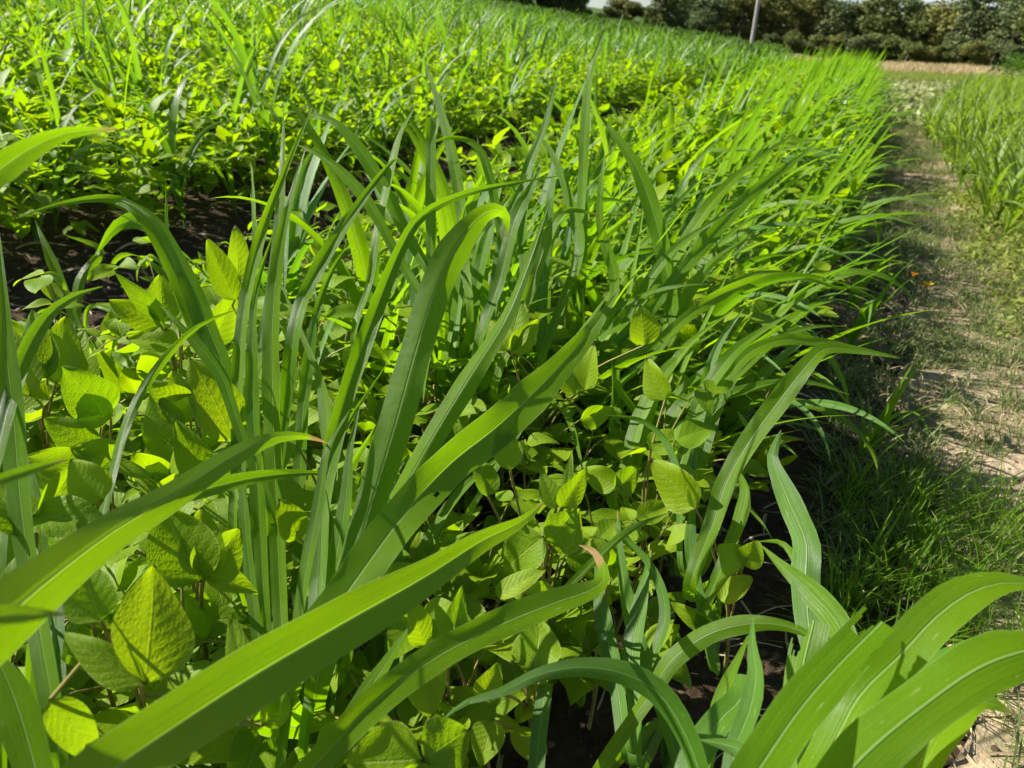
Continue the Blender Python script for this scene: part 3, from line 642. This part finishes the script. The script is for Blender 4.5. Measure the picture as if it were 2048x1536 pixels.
hero_bean((1080, 1480), 'bean plant with a bright sunlit leaflet cluster where the closest wide blade ends', [(1112, 1018, 1084, 942, 42), (1122, 1015, 1174, 940, 50), (1126, 1015, 1146, 902, 22), (1095, 1082, 1156, 1022, 72), (1086, 1074, 1003, 1140, 84), (1100, 1092, 1168, 1020, 84, .84), (992, 1192, 1090, 1136, 46), (1050, 1190, 1118, 1196, 60), (1020, 940, 1000, 840, 60), (975, 992, 960, 910, 60)], .80)
hero_bean((1060, 1620), 'bean plant at the bottom centre with one round leaflet against dark soil', [(1068, 1346, 1082, 1238, 92), (1092, 1346, 1040, 1290, 60), (1048, 1350, 1120, 1320, 40), (960, 1400, 1000, 1330, 50), (985, 1440, 960, 1530, 60)], .76)
hero_bean((900, 1620), 'bean plant with two upright leaflets, one with a scorched corner, over the rising blade', [(890, 1312, 868, 1212, 66), (896, 1312, 928, 1172, 52), (832, 1330, 868, 1428, 92), (850, 1290, 820, 1200, 60)], .73)
hero_bean((840, 1900), 'bean plant at the very bottom with two large round leaflets meeting at one stem', [(842, 1518, 690, 1528, 130), (850, 1518, 938, 1462, 108), (845, 1522, 800, 1640, 110)], .60)
hero_bean((1440, 1400), 'lone bean plant over the dark soil edge, a patterned leaflet hanging at its left', [(1392, 1016, 1304, 922, 82), (1388, 1016, 1384, 950, 24), (1482, 1138, 1442, 1090, 62), (1486, 1130, 1520, 1085, 52), (1440, 1200, 1500, 1150, 56), (1430, 1260, 1340, 1210, 40)], .98)
hero_bean((1260, 1250), 'bean plant in the strip shade whose small oval leaflet catches the sun', [(1230, 982, 1282, 934, 52), (1235, 970, 1160, 940, 52), (1300, 900, 1370, 860, 60), (1350, 880, 1430, 850, 60), (1330, 800, 1290, 720, 60)], 1.15)
hero_bean((1050, 1050), 'bean plant behind the wide blade showing a tall leaflet with a pale straight midrib', [(1016, 702, 1042, 598, 64), (1014, 702, 978, 640, 56), (1022, 704, 1080, 640, 48), (1170, 780, 1185, 690, 52), (1150, 790, 1120, 700, 50), (1290, 690, 1282, 612, 62), (1160, 840, 1230, 820, 50)], 1.2)
def extra_blades(e, root_px, n, x0, x1, ytop, ybot, d0, d1, dx):
    r = np.array(e.location)
    for i in range(n):
        x = random.uniform(x0, x1); yt = random.uniform(*ytop); d = random.uniform(d0, d1); k = random.uniform(*dx); h = ybot-yt
        pts = [(x, ybot, d), (x+k*.18*h, ybot-.4*h, d+.03), (x+k*.5*h, ybot-.75*h, d+.06), (x+k*h, yt, d+.1)]
        hero_blade(e, r, pts, random.uniform(20, 38), tw=[random.uniform(-.8, .8), random.uniform(-.8, .8)], fold=random.uniform(.2, .4), mat=random.choice(['blade', 'blade', 'blade_blue']))
HG = [o for o in COL.objects if o.name.startswith('sorghum_plant')]
extra_blades(HG[0], 0, 9, 620, 790, (760, 1050), 1330, .84, 1.0, (.05, .6))
extra_blades(HG[1], 0, 12, 480, 680, (700, 1080), 1380, .84, 1.0, (-.15, .35))
extra_blades(HG[3], 0, 5, -10, 130, (900, 1150), 1420, .74, .85, (-.1, .3))
extra_blades(HG[13], 0, 5, 1180, 1330, (330, 560), 760, 1.5, 1.8, (.1, .8))
extra_blades(HG[14], 0, 6, 800, 1000, (260, 420), 640, 1.35, 1.6, (-.3, .5))
extra_blades(HG[15], 0, 6, 1000, 1180, (240, 420), 700, 1.4, 1.7, (0., .6))
extra_blades(HG[12], 0, 6, 1240, 1400, (600, 760), 930, 1.2, 1.35, (.3, .8))
random.seed(33)

# beans
bx, by = [], []
X, Y = jitter(-1.40, .3, .25, 26, 95); k = (X < strip_edge(Y)-.12) & ~((Y < 1.2) & (X > -.26+.12*Y)) & ((Y < 2.2) | (rng.random(len(X)) < np.where(X > -.7, .35, .7))); k &= (np.hypot(X, Y) > .50); bx.append(X[k]); by.append(Y[k])
X, Y = jitter(-34, -2.5, .6, 15, 32); bx.append(X); by.append(Y)
bx = np.concatenate(bx); by = np.concatenate(by); bz = gz(bx, by)
k = infov(bx, by, bz+.2); bx, by, bz = bx[k], by[k], bz[k]
o_ = np.argsort(np.hypot(bx, by)); bx, by, bz = bx[o_], by[o_], bz[o_]
NB_IND = 284
for i in range(min(NB_IND, len(bx))):
    d = math.hypot(bx[i], by[i]); near = d < 2.3; st_ = random.choice(bean0 if near else bean1); left = bx[i] < -2.6
    if left: lab, g = 'yellow-green bean plant in the front wall of the wide left field', 'bean plants along the front of the left field'
    elif d < 1.25: lab, g = 'glowing yellow-green bean plant under the big foreground grass blades', 'bean plants under the foreground blades'
    elif d < 2.4: lab, g = 'bean plant with puckered lime leaves in the middle of the near crop strip', 'bean plants in the middle of the near strip'
    else: lab, g = 'small-looking bean plant farther up the near crop strip among leaning grass', 'bean plants farther up the near strip'
    sc = random.uniform(.85, 1.12)*(1.3 if left else 1.0)
    if by[i] < 1.4 and bx[i] > -.5: sc *= .85
    put_plant('bean_plant', st_, (bx[i], by[i], bz[i]-.004), random.random()*6.28, sc, (random.uniform(-.15, .15), random.uniform(-.15, .15)), lab, 'bean plant', g, 'leaf' if near else 'leaves')
def stuff_from(name, protos, X, Y, Z, mat, label, cat, smin, smax, rot=None, tilt=None):
    pos = np.stack([X, Y, Z], -1); n = len(X)
    A = place_arrays(protos, pos, rng.random(n)*6.28 if rot is None else rot, rng.uniform(smin, smax, n), tilt)
    return tag(link(name, mk_mesh(name, *A, mat)), label, cat, kind='stuff')
X, Y, Z = bx[NB_IND:], by[NB_IND:], bz[NB_IND:]
stuff_from('bean_foliage', [merge_parts(*p) for p in bean1r], X, Y, Z, M['bean'], 'dense mass of yellow-green bean leaves filling the crop field', 'bean crop', 1.0, 1.4)

# grasses (sorghum) : near strip, left field, strays in the gap, right strip
gx, gy, gl, gs, gk = [], [], [], [], []
def addg(X, Y, l, s0, s1, kname):
    gx.append(X); gy.append(Y); gl.append(np.broadcast_to(l, X.shape).astype(float)); gs.append(rng.uniform(s0, s1, len(X))*(np.where((X > -.35) & (Y < 6), .8, 1.) if kname == 'near' else 1.)); gk.extend([kname]*len(X))
X, Y = jitter(-1.25, .25, 1.15, 28, 40); k = (X > -.7) | (rng.random(len(X)) < .55); X, Y = X[k], Y[k]; k = X < strip_edge(Y)-.14; X, Y = X[k], Y[k]
addg(X, Y, np.where(X > -.65, .55, np.where(X > -1.0, .3, .1)), .75, 1.1, 'near')
X, Y = jitter(-34, -2.5, .8, 22, 10); addg(X, Y, .1, .75, 1.3, 'left')
X, Y = jitter(-2.4, -1.5, .9, 10, 2.4); addg(X, Y, .1, .35, .6, 'gap')
X, Y = jitter(.05, .28, 1.5, 12, 9); addg(X, Y, .3, .35, .62, 'edge')
X, Y = jitter(.8, 7, 4.3, 24, 46); k = X > .84+.145*np.clip(Y-10, 0, 20); addg(X[k], Y[k], .1, .5, .85, 'right')
gx, gy, gl, gs, gk = np.concatenate(gx), np.concatenate(gy), np.concatenate(gl), np.concatenate(gs), np.array(gk)
gzv = gz(gx, gy); k = infov(gx, gy, gzv+.3); gx, gy, gl, gs, gk, gzv = gx[k], gy[k], gl[k], gs[k], gk[k], gzv[k]
o_ = np.argsort(np.hypot(gx, gy)); gx, gy, gl, gs, gk, gzv = gx[o_], gy[o_], gl[o_], gs[o_], gk[o_], gzv[o_]
GL = {'near': ('green grass plant leaning to the path side in the near crop strip', 'grass plants leaning in the near strip'),
      'left': ('tall upright grass plant standing above the beans of the left field', 'tall grass plants in the left field'),
      'gap': ('small stray grass plant on the dark bare soil between the two crops', 'stray grass plants on the bare soil gap'),
      'edge': ('low stray grass plant at the edge of the trodden path', 'stray grass plants beside the path'),
      'right': ('pale green grass plant in the separate strip right of the path', 'grass plants in the strip right of the path')}
NG_IND = 280
for i in range(min(NG_IND, len(gx))):
    d = math.hypot(gx[i], gy[i]); near = d < 2.6; src = lime if gk[i] == 'right' else (gr0 if near else gr1)[gl[i]]; lab, g = GL[gk[i]]
    put_plant('sorghum_plant', random.choice(src), (gx[i], gy[i], gzv[i]-.004), random.uniform(-.5, .5) if gl[i] > .2 else random.random()*6.28, gs[i],
              (random.uniform(-.1, .1), random.uniform(-.05, .12)), lab, 'grass plant', g, 'leaf' if near else 'leaves')
R_ = slice(NG_IND, None)
fx, fy, fz, fl, fs, fk = gx[R_], gy[R_], gzv[R_], gl[R_], gs[R_], gk[R_]
for kn, nm, lab in (('near', 'sorghum_foliage', 'band of bright leaning grass blades at the far end of the near strip'), ('left', 'sorghum_foliage', 'upright grass blades rising over the beans of the far left field'), ('right', 'sorghum_foliage', 'thick pale green grass crop in the strip right of the path')):
    q = (fk == kn) | ((kn == 'near') & ((fk == 'edge') | (fk == 'gap'))); n = q.sum()
    if not n: continue
    pr = [merge_parts(*p) for p in (lime_r if kn == 'right' else gr1r[.55 if kn == 'near' else .1])]
    A = place_arrays(pr, np.stack([fx[q], fy[q], fz[q]], -1), rng.uniform(-.6, .6, n) if kn == 'near' else rng.random(n)*6.28, fs[q])
    tag(link(nm, mk_mesh(nm, *A, M['blade_lime' if kn == 'right' else 'blade_far'])), lab, 'grass crop', kind='stuff')

# far slope: mixed crop, leaf clumps
def clump_proto(seed, n, size, w_, h, blades=0):
    random.seed(seed); mb = MB()
    for i in range(n):
        a = random.random()*6.28; el = random.uniform(-.3, 1.2); p = np.array([random.uniform(-w_, w_), random.uniform(-w_, w_), random.uniform(.45, 1)*h]); L_ = size*random.uniform(.7, 1.3)
        leaflet(mb, p, vec(a, el), vec(random.random()*6.28, random.uniform(.2, 1.4)), L_, L_*.62, 3, 2, .3, .2)
    for i in range(blades):
        rand_blade(mb, (random.uniform(-w_, w_), random.uniform(-w_, w_), h*.4), random.random()*6.28, random.uniform(.9, 1.5), random.uniform(.3, .6), .035, random.uniform(.3, 1.5), n=5, k=1, ripple=0)
    return mb.arrays()
cl = [clump_proto(700+i, 80, .11, .5, .42, 7) for i in range(5)]
X, Y = jitter(-75, -1.5, 13, 46, 1.5); k = (Y > 14.5) & ((Y < 33) | (rng.random(len(X)) < .25)) & ((X < -2.8) | (Y > 24)) & (X < -1-.05*(Y-10)); X, Y = X[k], Y[k]; Z = gz(X, Y)
k = infov(X, Y, Z, 300); stuff_from('far_crop', cl, X[k], Y[k], Z[k], M['blade_far'], 'far bright green crop carpet on the slope below the trees', 'crop', .9, 1.25)
dk = [clump_proto(720+i, 70, .15, .55, .5) for i in range(4)]
X, Y = jitter(-60, -2, 29, 66, 1.6); k = ((Y.astype(int)//2) % 3 != 0) & (X < -3-.06*(Y-29)); X, Y = X[k], Y[k]; Z = gz(X, Y); k = infov(X, Y, Z, 300)
stuff_from('dark_crop', dk, X[k], Y[k], Z[k], M['dark_crop'], 'rows of darker green low crop before the tree line', 'crop', .9, 1.3)
# dark green leafy block at far right
X, Y = jitter(4.2, 14, 22, 30, 4); Z = gz(X, Y)
stuff_from('dark_crop', [clump_proto(740+i, 110, .10, .4, .85) for i in range(3)], X, Y, Z, M['dark_crop'], 'block of dark green leafy plants beyond the right grass strip', 'crop', .9, 1.15)
# squash patch at the path's end
X, Y = jitter(.6, 3.4, 11, 26, 9); k = rng.random(len(X)) < .7; X, Y = X[k], Y[k]
stuff_from('squash_foliage', [clump_proto(760+i, 9, .13, .2, .14) for i in range(4)], X, Y, gz(X, Y), M['squash'], 'patch of pale creeping squash leaves at the end of the path', 'squash crop', .8, 1.2)

# ------------------------------------------------------------------ litter, clods, path turf
def straw_proto():
    out = []
    for i in range(6):
        random.seed(40+i); mb = MB(); L_ = random.uniform(.03, .12)
        P = catmull([np.array([-L_/2, 0, .003]), np.array([0, random.uniform(-.01, .01), random.uniform(.004, .012)]), np.array([L_/2, 0, .004])], 5)
        ribbon(mb, P, np.full(5, random.uniform(.002, .008)), np.tile([0, 1., .2], (5, 1)), 2, .3); out.append(mb.arrays())
    return out
X, Y = jitter(-3.0, .5, .2, 7, 170); X2, Y2 = jitter(.3, 2.4, .5, 6, 90); X, Y = np.r_[X, X2], np.r_[Y, Y2]
k = infov(X, Y, gz(X, Y), 100); X, Y = X[k], Y[k]
stuff_from('straw_litter', straw_proto(), X, Y, gz(X, Y), M['straw'], 'scattered bits of dry straw and dead leaf on the soil', 'litter', .5, 1.3)
def clod_proto():
    out = []
    for i in range(5):
        rs = np.random.default_rng(i); n, k_ = 6, 8; th = np.linspace(0, 2*pi, k_+1); ph = np.linspace(-1.2, 1.57, n); rr = 1+.5*rs.random((n, k_+1)); rr[:, -1] = rr[:, 0]; rr[-1] = rr[-1, 0]
        V = np.stack([np.cos(ph)[:, None]*np.cos(th)*rr, np.cos(ph)[:, None]*np.sin(th)*rr*.8, (np.sin(ph)[:, None]*rr)*.6], -1)*.006
        U = np.zeros((n*(k_+1), 2)); out.append((V.reshape(-1, 3), grid_faces(n, k_), U, np.full(n*(k_+1), rs.random())))
    return out
X, Y = jitter(-3.0, .6, .2, 6, 700); k = infov(X, Y, gz(X, Y), 60); X, Y = X[k], Y[k]
stuff_from('soil_clods', clod_proto(), X, Y, gz(X, Y)+.001, M['clod'], 'crumbly dark soil clods between the crops', 'soil', .25, 1.3)
X, Y = jitter(.15, 2.4, .3, 8, 260); k = infov(X, Y, gz(X, Y), 60); X, Y = X[k], Y[k]
stuff_from('path_pebbles', clod_proto(), X, Y, gz(X, Y)+.004, M['pale_clod'], 'small pale stones and dry crumbs on the path', 'stones', .2, .9)
def tuft_proto(seed, n, h, w_, fine=.0022):
    random.seed(seed); mb = MB()
    for i in range(n):
        rand_blade(mb, (random.uniform(-w_, w_), random.uniform(-w_, w_), 0), random.random()*6.28, random.uniform(.5, 1.4), h*random.uniform(.5, 1.2), fine*random.uniform(.7, 1.4), random.uniform(.6, 2.2), n=6, k=1, ripple=0)
    return mb.arrays()
tf_ = [tuft_proto(800+i, 34, .105, .035, .0033) for i in range(6)]
X, Y = jitter(.1, 3.0, .3, 22, 230); dens = .5+.5*np.sin(X*5.3+np.sin(Y*2.9)*1.6)*np.cos(Y*3.1+X*2)
pm = np.where(np.hypot(X-.95, Y-2.3) < .33, .15, 1)*np.where(np.hypot(X-.72, Y-6.6) < .35, .15, 1)*np.where(np.hypot(X-.55, Y-1.75) < .18, .2, 1)
k = (rng.random(len(X)) < np.clip(2.1*dens-.35+.35*wob(X, Y, 6.), .06, 1.2)*pm*np.where((Y > 2.8) & (X < .75), 1.3, 1.)) & (X > .02+.02*Y) & infov(X, Y, gz(X, Y), 100) & ((Y < 5) | (X < 1.15+.06*Y)) & ((Y > 1.0) | (X > .35)); X, Y = X[k], Y[k]
stuff_from('path_grass', tf_, X, Y, gz(X, Y), M['turf'], 'thin wiry grass growing over the trodden path', 'grass', .45, 1.1)
X, Y = jitter(.2, 9, 20, 46, 6); k = infov(X, Y, gz(X, Y), 100); X, Y = X[k], Y[k]
stuff_from('path_grass', [tuft_proto(880+i, 40, .12, .22, .012) for i in range(4)], X, Y, gz(X, Y), M['clover'], 'rough mown grass beyond the end of the path', 'grass', .7, 1.3)
X, Y = jitter(.12, 2.8, .3, 14, 120); q = rng.random(len(X)) < .55; X, Y = X[q], Y[q]; k = infov(X, Y, gz(X, Y), 100) & ((Y > 1.1) | (X > .35)); X, Y = X[k], Y[k]
stuff_from('dead_grass', [tuft_proto(890+i, 22, .08, .04, .0024) for i in range(5)], X, Y, gz(X, Y), M['straw'], 'matted straw-brown dead grass blades on the path', 'dead grass', .5, 1.2)
def deadleaf_proto():
    out = []
    for i in range(6):
        random.seed(60+i); mb = MB(); L_ = random.uniform(.10, .22)
        P = catmull([np.array([-L_/2, 0, .004]), np.array([-L_*.1, random.uniform(-.02, .02), random.uniform(.008, .03)]), np.array([L_/2, random.uniform(-.03, .03), .006])], 12)
        ribbon(mb, P, .014*blade_width(np.linspace(0, 1, 12), .5, .4), np.tile([0, 1., .3], (12, 1)), 4, .5, ripple=.12); out.append(mb.arrays())
    return out
X, Y = jitter(-2.9, .35, .25, 6, 26); k = infov(X, Y, gz(X, Y), 100); X, Y = X[k], Y[k]
stuff_from('dead_leaves', deadleaf_proto(), X, Y, gz(X, Y)+.003, M['straw'], 'curled dead brown blades lying on the dark soil', 'dead leaves', .5, 1.2)
X, Y = jitter(.15, 1.3, .25, 1.15, 420); k = infov(X, Y, gz(X, Y), 100); X, Y = X[k], Y[k]
stuff_from('straw_litter', straw_proto(), X, Y, gz(X, Y)+.004, M['straw'], 'dense dry straw litter on the path beneath the torn corner plant', 'litter', .4, 1.1)
X, Y = jitter(.15, 1.3, .25, 1.15, 60); k = infov(X, Y, gz(X, Y), 100); X, Y = X[k], Y[k]
stuff_from('path_grass', tf_, X, Y, gz(X, Y), M['turf'], 'sparse wiry grass on the path beneath the torn corner plant', 'grass', .4, .9)
# lush dark tuft of wiry grass in the shade of the strip
X, Y = jitter(.12, .52, 1.05, 1.75, 240); stuff_from('path_grass', [tuft_proto(820+i, 26, .17, .03, .003) for i in range(4)], X, Y, gz(X, Y), M['blade'], 'dark shaded tuft of long fine grass beside the path', 'grass', .6, 1.1)
X, Y = jitter(.62, 2.2, 2.75, 6.0, 420); k = (rng.random(len(X)) < .8*np.clip((X-.62)*5, 0, 1)) & (np.hypot(X-.95, Y-2.5) > .3); X, Y = X[k], Y[k]
stuff_from('clover_cover', [clump_proto(840+i, 18, .019, .04, .05) for i in range(4)], X, Y, gz(X, Y), M['clover'], 'low yellowish clover-like weeds covering the right side of the path', 'weeds', .8, 1.6)
# straw-coloured dry grass band before the trees
X, Y = jitter(-11, 40, 42, 74, 2.2); k = infov(X, Y, gz(X, Y), 200); X, Y = X[k], Y[k]
stuff_from('dry_grass', [tuft_proto(860+i, 40, .35, .4, .03) for i in range(3)], X, Y, gz(X, Y), M['dryband'], 'band of dry straw-coloured grass in front of the trees', 'grass', .7, 1.2)

# ------------------------------------------------------------------ small single things
def flower(px_, py_, mat, label, r0):
    g = pixground(px_, py_+34); e = empty('flower', tuple(g), label, 'flower')
    top = pix(px_, py_, np.linalg.norm(g-CC)-.02)-g; mb = MB(); tube(mb, catmull([np.zeros(3), top*.5+[.004, 0, 0], top], 6), .0012); link('stem', mb.mesh('stem', M['stalk']), e)
    mb = MB()
    for i in range(8):
        a = i*pi/4+random.uniform(-.1, .1); leaflet(mb, top, vec(a, .75), np.array([0, 0, 1.]), r0, r0*.6, 5, 2, .3, .1)
    link('petals', mb.mesh('petals', mat), e)
    mb = MB(); t = np.linspace(0, 1, 5); th = np.linspace(0, 2*pi, 9)
    V = np.stack([np.outer(np.cos(t*pi/2), np.cos(th)), np.outer(np.cos(t*pi/2), np.sin(th)), np.outer(np.sin(t*pi/2), np.ones(9))], -1)*r0*.3+top
    mb.add(V, grid_faces(5, 8), np.zeros((45, 2)), .3); link('flower_centre', mb.mesh('flower_centre', M['orange']), e)
flower(1853, 573, M['yellow'], 'small bright yellow flower on the path, the lower of two', .028)
flower(1828, 551, M['orange'], 'small orange flower on the path, the upper of two', .022)
g = pixground(1797, 246); mb = MB(); n, k_ = 10, 14; th = np.linspace(0, 2*pi, k_+1); ph = np.linspace(-.5, 1.57, n)
rr = 1+.28*np.sin(3*th[None]+4*ph[:, None])+.15*np.sin(7*th[None]-3*ph[:, None]); V = np.stack([np.cos(ph)[:, None]*np.cos(th)*rr, np.cos(ph)[:, None]*np.sin(th)*rr*.7, np.sin(ph)[:, None]*rr*.7], -1)*.05
mb.add(V, grid_faces(n, k_), np.zeros((n*(k_+1), 2)), .2); o = link('plastic_scrap', mb.mesh('plastic_scrap', M['plastic'])); o.location = tuple(g+[0, 0, .01]); tag(o, 'crumpled dark blue plastic scrap lying on the path', 'scrap')

# leaning pole with wire
pb = pixground(1501, 101); pb = np.array([pb[0]*.85, pb[1]*.85, 0]); pb[2] = gz(pb[0], pb[1])
e = empty('utility_pole', tuple(pb), 'leaning grey pole standing before the tree line', 'pole')
top = np.array([.12, 0, 9.2]); mb = MB(); tube(mb, catmull([np.array([0, 0, -.3]), top*.5, top], 12), np.linspace(.13, .09, 12), 12); link('shaft', mb.mesh('shaft', M['pole']), e)
mb = MB(); tube(mb, [top+[-.8, 0, -.5], top+[0, -.1, -.5], top+[.8, 0, -.5]], .05, 6); link('crossarm', mb.mesh('crossarm', M['pole']), e)
mb = MB()
for q in (-.7, 0, .7): tube(mb, [top+[q, 0, -.46], top+[q, 0, -.3]], np.array([.05, .03]), 8)
link('insulators', mb.mesh('insulators', M['pole']), e)
mb = MB(); a = pb+top+[.7, 0, -.3]; bb = a+np.array([46, -14, -1.4]); t = np.linspace(0, 1, 24)[:, None]; P = a*(1-t)+bb*t; P[:, 2] -= (1.6*4*t*(1-t))[:, 0]
tube(mb, P, .012, 5); tag(link('overhead_wire', mb.mesh('overhead_wire', M['wire'])), 'thin sagging wire running from the leaning pole to the right', 'wire')

# ------------------------------------------------------------------ trees
def tree_proto(seed, H, Wd, nleaf, ls):
    random.seed(seed); rs = np.random.default_rng(seed)
    tr = MB(); trunk = catmull([np.array([0, 0, -.3]), np.array([random.uniform(-.2, .2), 0, H*.25]), np.array([random.uniform(-.5, .5), random.uniform(-.4, .4), H*.62])], 8); tube(tr, trunk, np.linspace(.05*H*.6, .02*H*.5, 8), 9)
    cs = []
    for i in range(9):
        a = random.random()*6.28; z0 = H*random.uniform(.15, .5); c = np.array([cos(a)*Wd*random.uniform(.15, .62), sin(a)*Wd*random.uniform(.15, .62), H*random.uniform(.28, .86)])
        tube(tr, catmull([np.array([0, 0, z0]), (np.array([0, 0, z0])+c)/2+[0, 0, .3], c], 6), np.linspace(.10, .03, 6), 6)
        cs.append((c, Wd*random.uniform(.22, .40)))
    for i in range(16):
        a = random.random()*6.28; zz = random.random(); rad = Wd*(.75 if zz < .7 else .45)*random.uniform(.4, .95); cs.append((np.array([cos(a)*rad, sin(a)*rad, H*(.08+.85*zz)]), Wd*random.uniform(.12, .30)))
    mb = MB(); ns = nleaf//len(cs); tmpl = MB(); leaflet(tmpl, np.zeros(3), (1, 0, 0), (0, 0, 1), 1, .7, 3, 2, .3, .2); Vt, Ft, Ut, Rt = tmpl.arrays()
    Vs = []; Fs = []; Us = []; Rs = []; off = 0
    for c, r in cs:
        d = nrm(rs.normal(0, 1, (ns, 3))); P = c+d*(r*rs.uniform(.45, 1.08, ns)**.6)[:, None]*[1, 1, .75]; P = P[P[:, 2] > .05]; m = len(P)
        A = nrm(rs.normal(0, 1, (m, 3))); B = nrm(np.cross(A, rs.normal(0, 1, (m, 3)))); N = np.cross(A, B); s = ls*rs.uniform(.6, 1.4, m)
        V = P[:, None]+(A[:, None]*Vt[None, :, :1]+B[:, None]*Vt[None, :, 1:2]+N[:, None]*Vt[None, :, 2:])*s[:, None, None]
        Vs.append(V.reshape(-1, 3)); Fs.append((Ft[None]+(np.arange(m)*len(Vt))[:, None, None]+off).reshape(-1, 4)); off += m*len(Vt); Us.append(np.tile(Ut, (m, 1))); Rs.append(np.repeat((rs.random()*.5+rs.random(m)*.3), len(Vt)))
    return tr.mesh('trunk', M['bark']), (np.concatenate(Vs), np.concatenate(Fs), np.concatenate(Us), np.concatenate(Rs))
TP = []
for i, (H, Wd) in enumerate([(7.5, 3.6), (6.3, 3.4), (8.2, 4.0), (5.2, 3.0)]):
    tm, A = tree_proto(900+i, H, Wd, 9000, .26); TP.append((tm, [mk_mesh('crown', *A, M[x]) for x in ('tree_a', 'tree_b', 'tree_c')], H))
def tree(px_, base_py, dist, hpx, proto, mat, label, group=None, name='tree'):
    v = pix(px_, base_py, 1)-CC; v = v/math.hypot(v[0], v[1]); x, y = CC[0]+v[0]*dist, CC[1]+v[1]*dist; z = float(gz(x, y))-.1
    tm, crowns, H = TP[proto]; s = hpx/FPX*dist/H*.87
    e = empty(name, (x, y, z), label, 'tree', group); e.rotation_euler = (0, 0, random.random()*6.28); e.scale = (s*random.uniform(1.1, 1.45), s*random.uniform(1.1, 1.45), s)
    link('trunk', tm, e); link('crown', crowns[mat], e)
random.seed(5)
TREES = [
 # px, base, dist, height px, proto, mat, label
 (640, 0, 52, 190, 0, 0, 'dark tree whose foot shows above the slope, leftmost of the tree line'),
 (760, 10, 54, 200, 2, 2, 'dark tree behind the slope, second from the left of the tree line'),
 (880, 15, 56, 190, 1, 0, 'dark bushy tree at the slope top between two darker trunks'),
 (985, 22, 58, 180, 0, 2, 'tree above the far crop rows just left of the sky gap'),
 (1075, 30, 60, 120, 1, 0, 'lower dark tree sinking towards the sky gap above the far rows'),
 (1160, 45, 64, 70, 3, 0, 'low dark bush under the left part of the sky gap'),
 (1235, 55, 64, 62, 3, 1, 'low brownish bush under the sky gap'),
 (1330, 75, 62, 92, 1, 0, 'rounded loose-topped green bush right of the sky gap'),
 (1420, 85, 70, 90, 3, 2, 'dark tree left of the leaning pole'),
 (1478, 95, 72, 110, 1, 1, 'olive brown tree right behind the leaning pole'),
 (1545, 102, 74, 112, 0, 1, 'olive tree just right of the leaning pole'),
 (1610, 108, 76, 118, 2, 1, 'olive green tree, second to the right of the leaning pole'),
 (1680, 115, 74, 112, 1, 2, 'grey-green tree over the middle of the dry grass band'),
 (1750, 122, 72, 122, 0, 0, 'tall dark tree over the middle of the dry grass band'),
 (1820, 128, 72, 115, 2, 0, 'dark tree with deep shade at its foot behind the dry grass'),
 (1880, 135, 70, 118, 3, 1, 'olive tree above the end of the dry grass band'),
 (1945, 142, 68, 138, 0, 2, 'grey-green tree behind the dark crop block, left of the last ones'),
 (2010, 148, 66, 145, 2, 2, 'grey-green tree behind the dark crop block near the right end'),
 (2090, 150, 64, 150, 1, 0, 'dark tree at the right end of the tree line'),
]
for t in TREES: tree(*t)
for i in range(12):
    tree(600+i*50+random.uniform(-10, 10), 0, 60+random.uniform(-3, 4), random.uniform(190, 240) if i < 9 else 75, i % 3, random.choice([0, 2]), 'dark tree in the thick wood above the top of the sloping field', 'trees above the top of the slope')
for i in range(34):   # understorey shrubs along the wood's foot
    px_ = 560+i*47+random.uniform(-12, 12); dist = np.interp(px_, [560, 1160, 1480, 2100], [49, 60, 69, 62])+random.uniform(-1, 2)
    tree(px_, 0, dist, random.uniform(38, 62) if px_ > 1250 else random.uniform(30, 45), 3, random.choice([0, 0, 2, 1]), 'low dark shrub in the hedge along the foot of the tree line', 'shrubs along the foot of the tree line', 'shrub')
for i in range(22):
    px_ = 1380+i*36+random.uniform(-10, 10)
    tree(px_, 0, 84+random.uniform(-3, 3), random.uniform(85, 112), i % 4, random.choice([0, 2]), 'tree deep in the wood, its crown showing between the front trees', 'trees deeper in the wood')
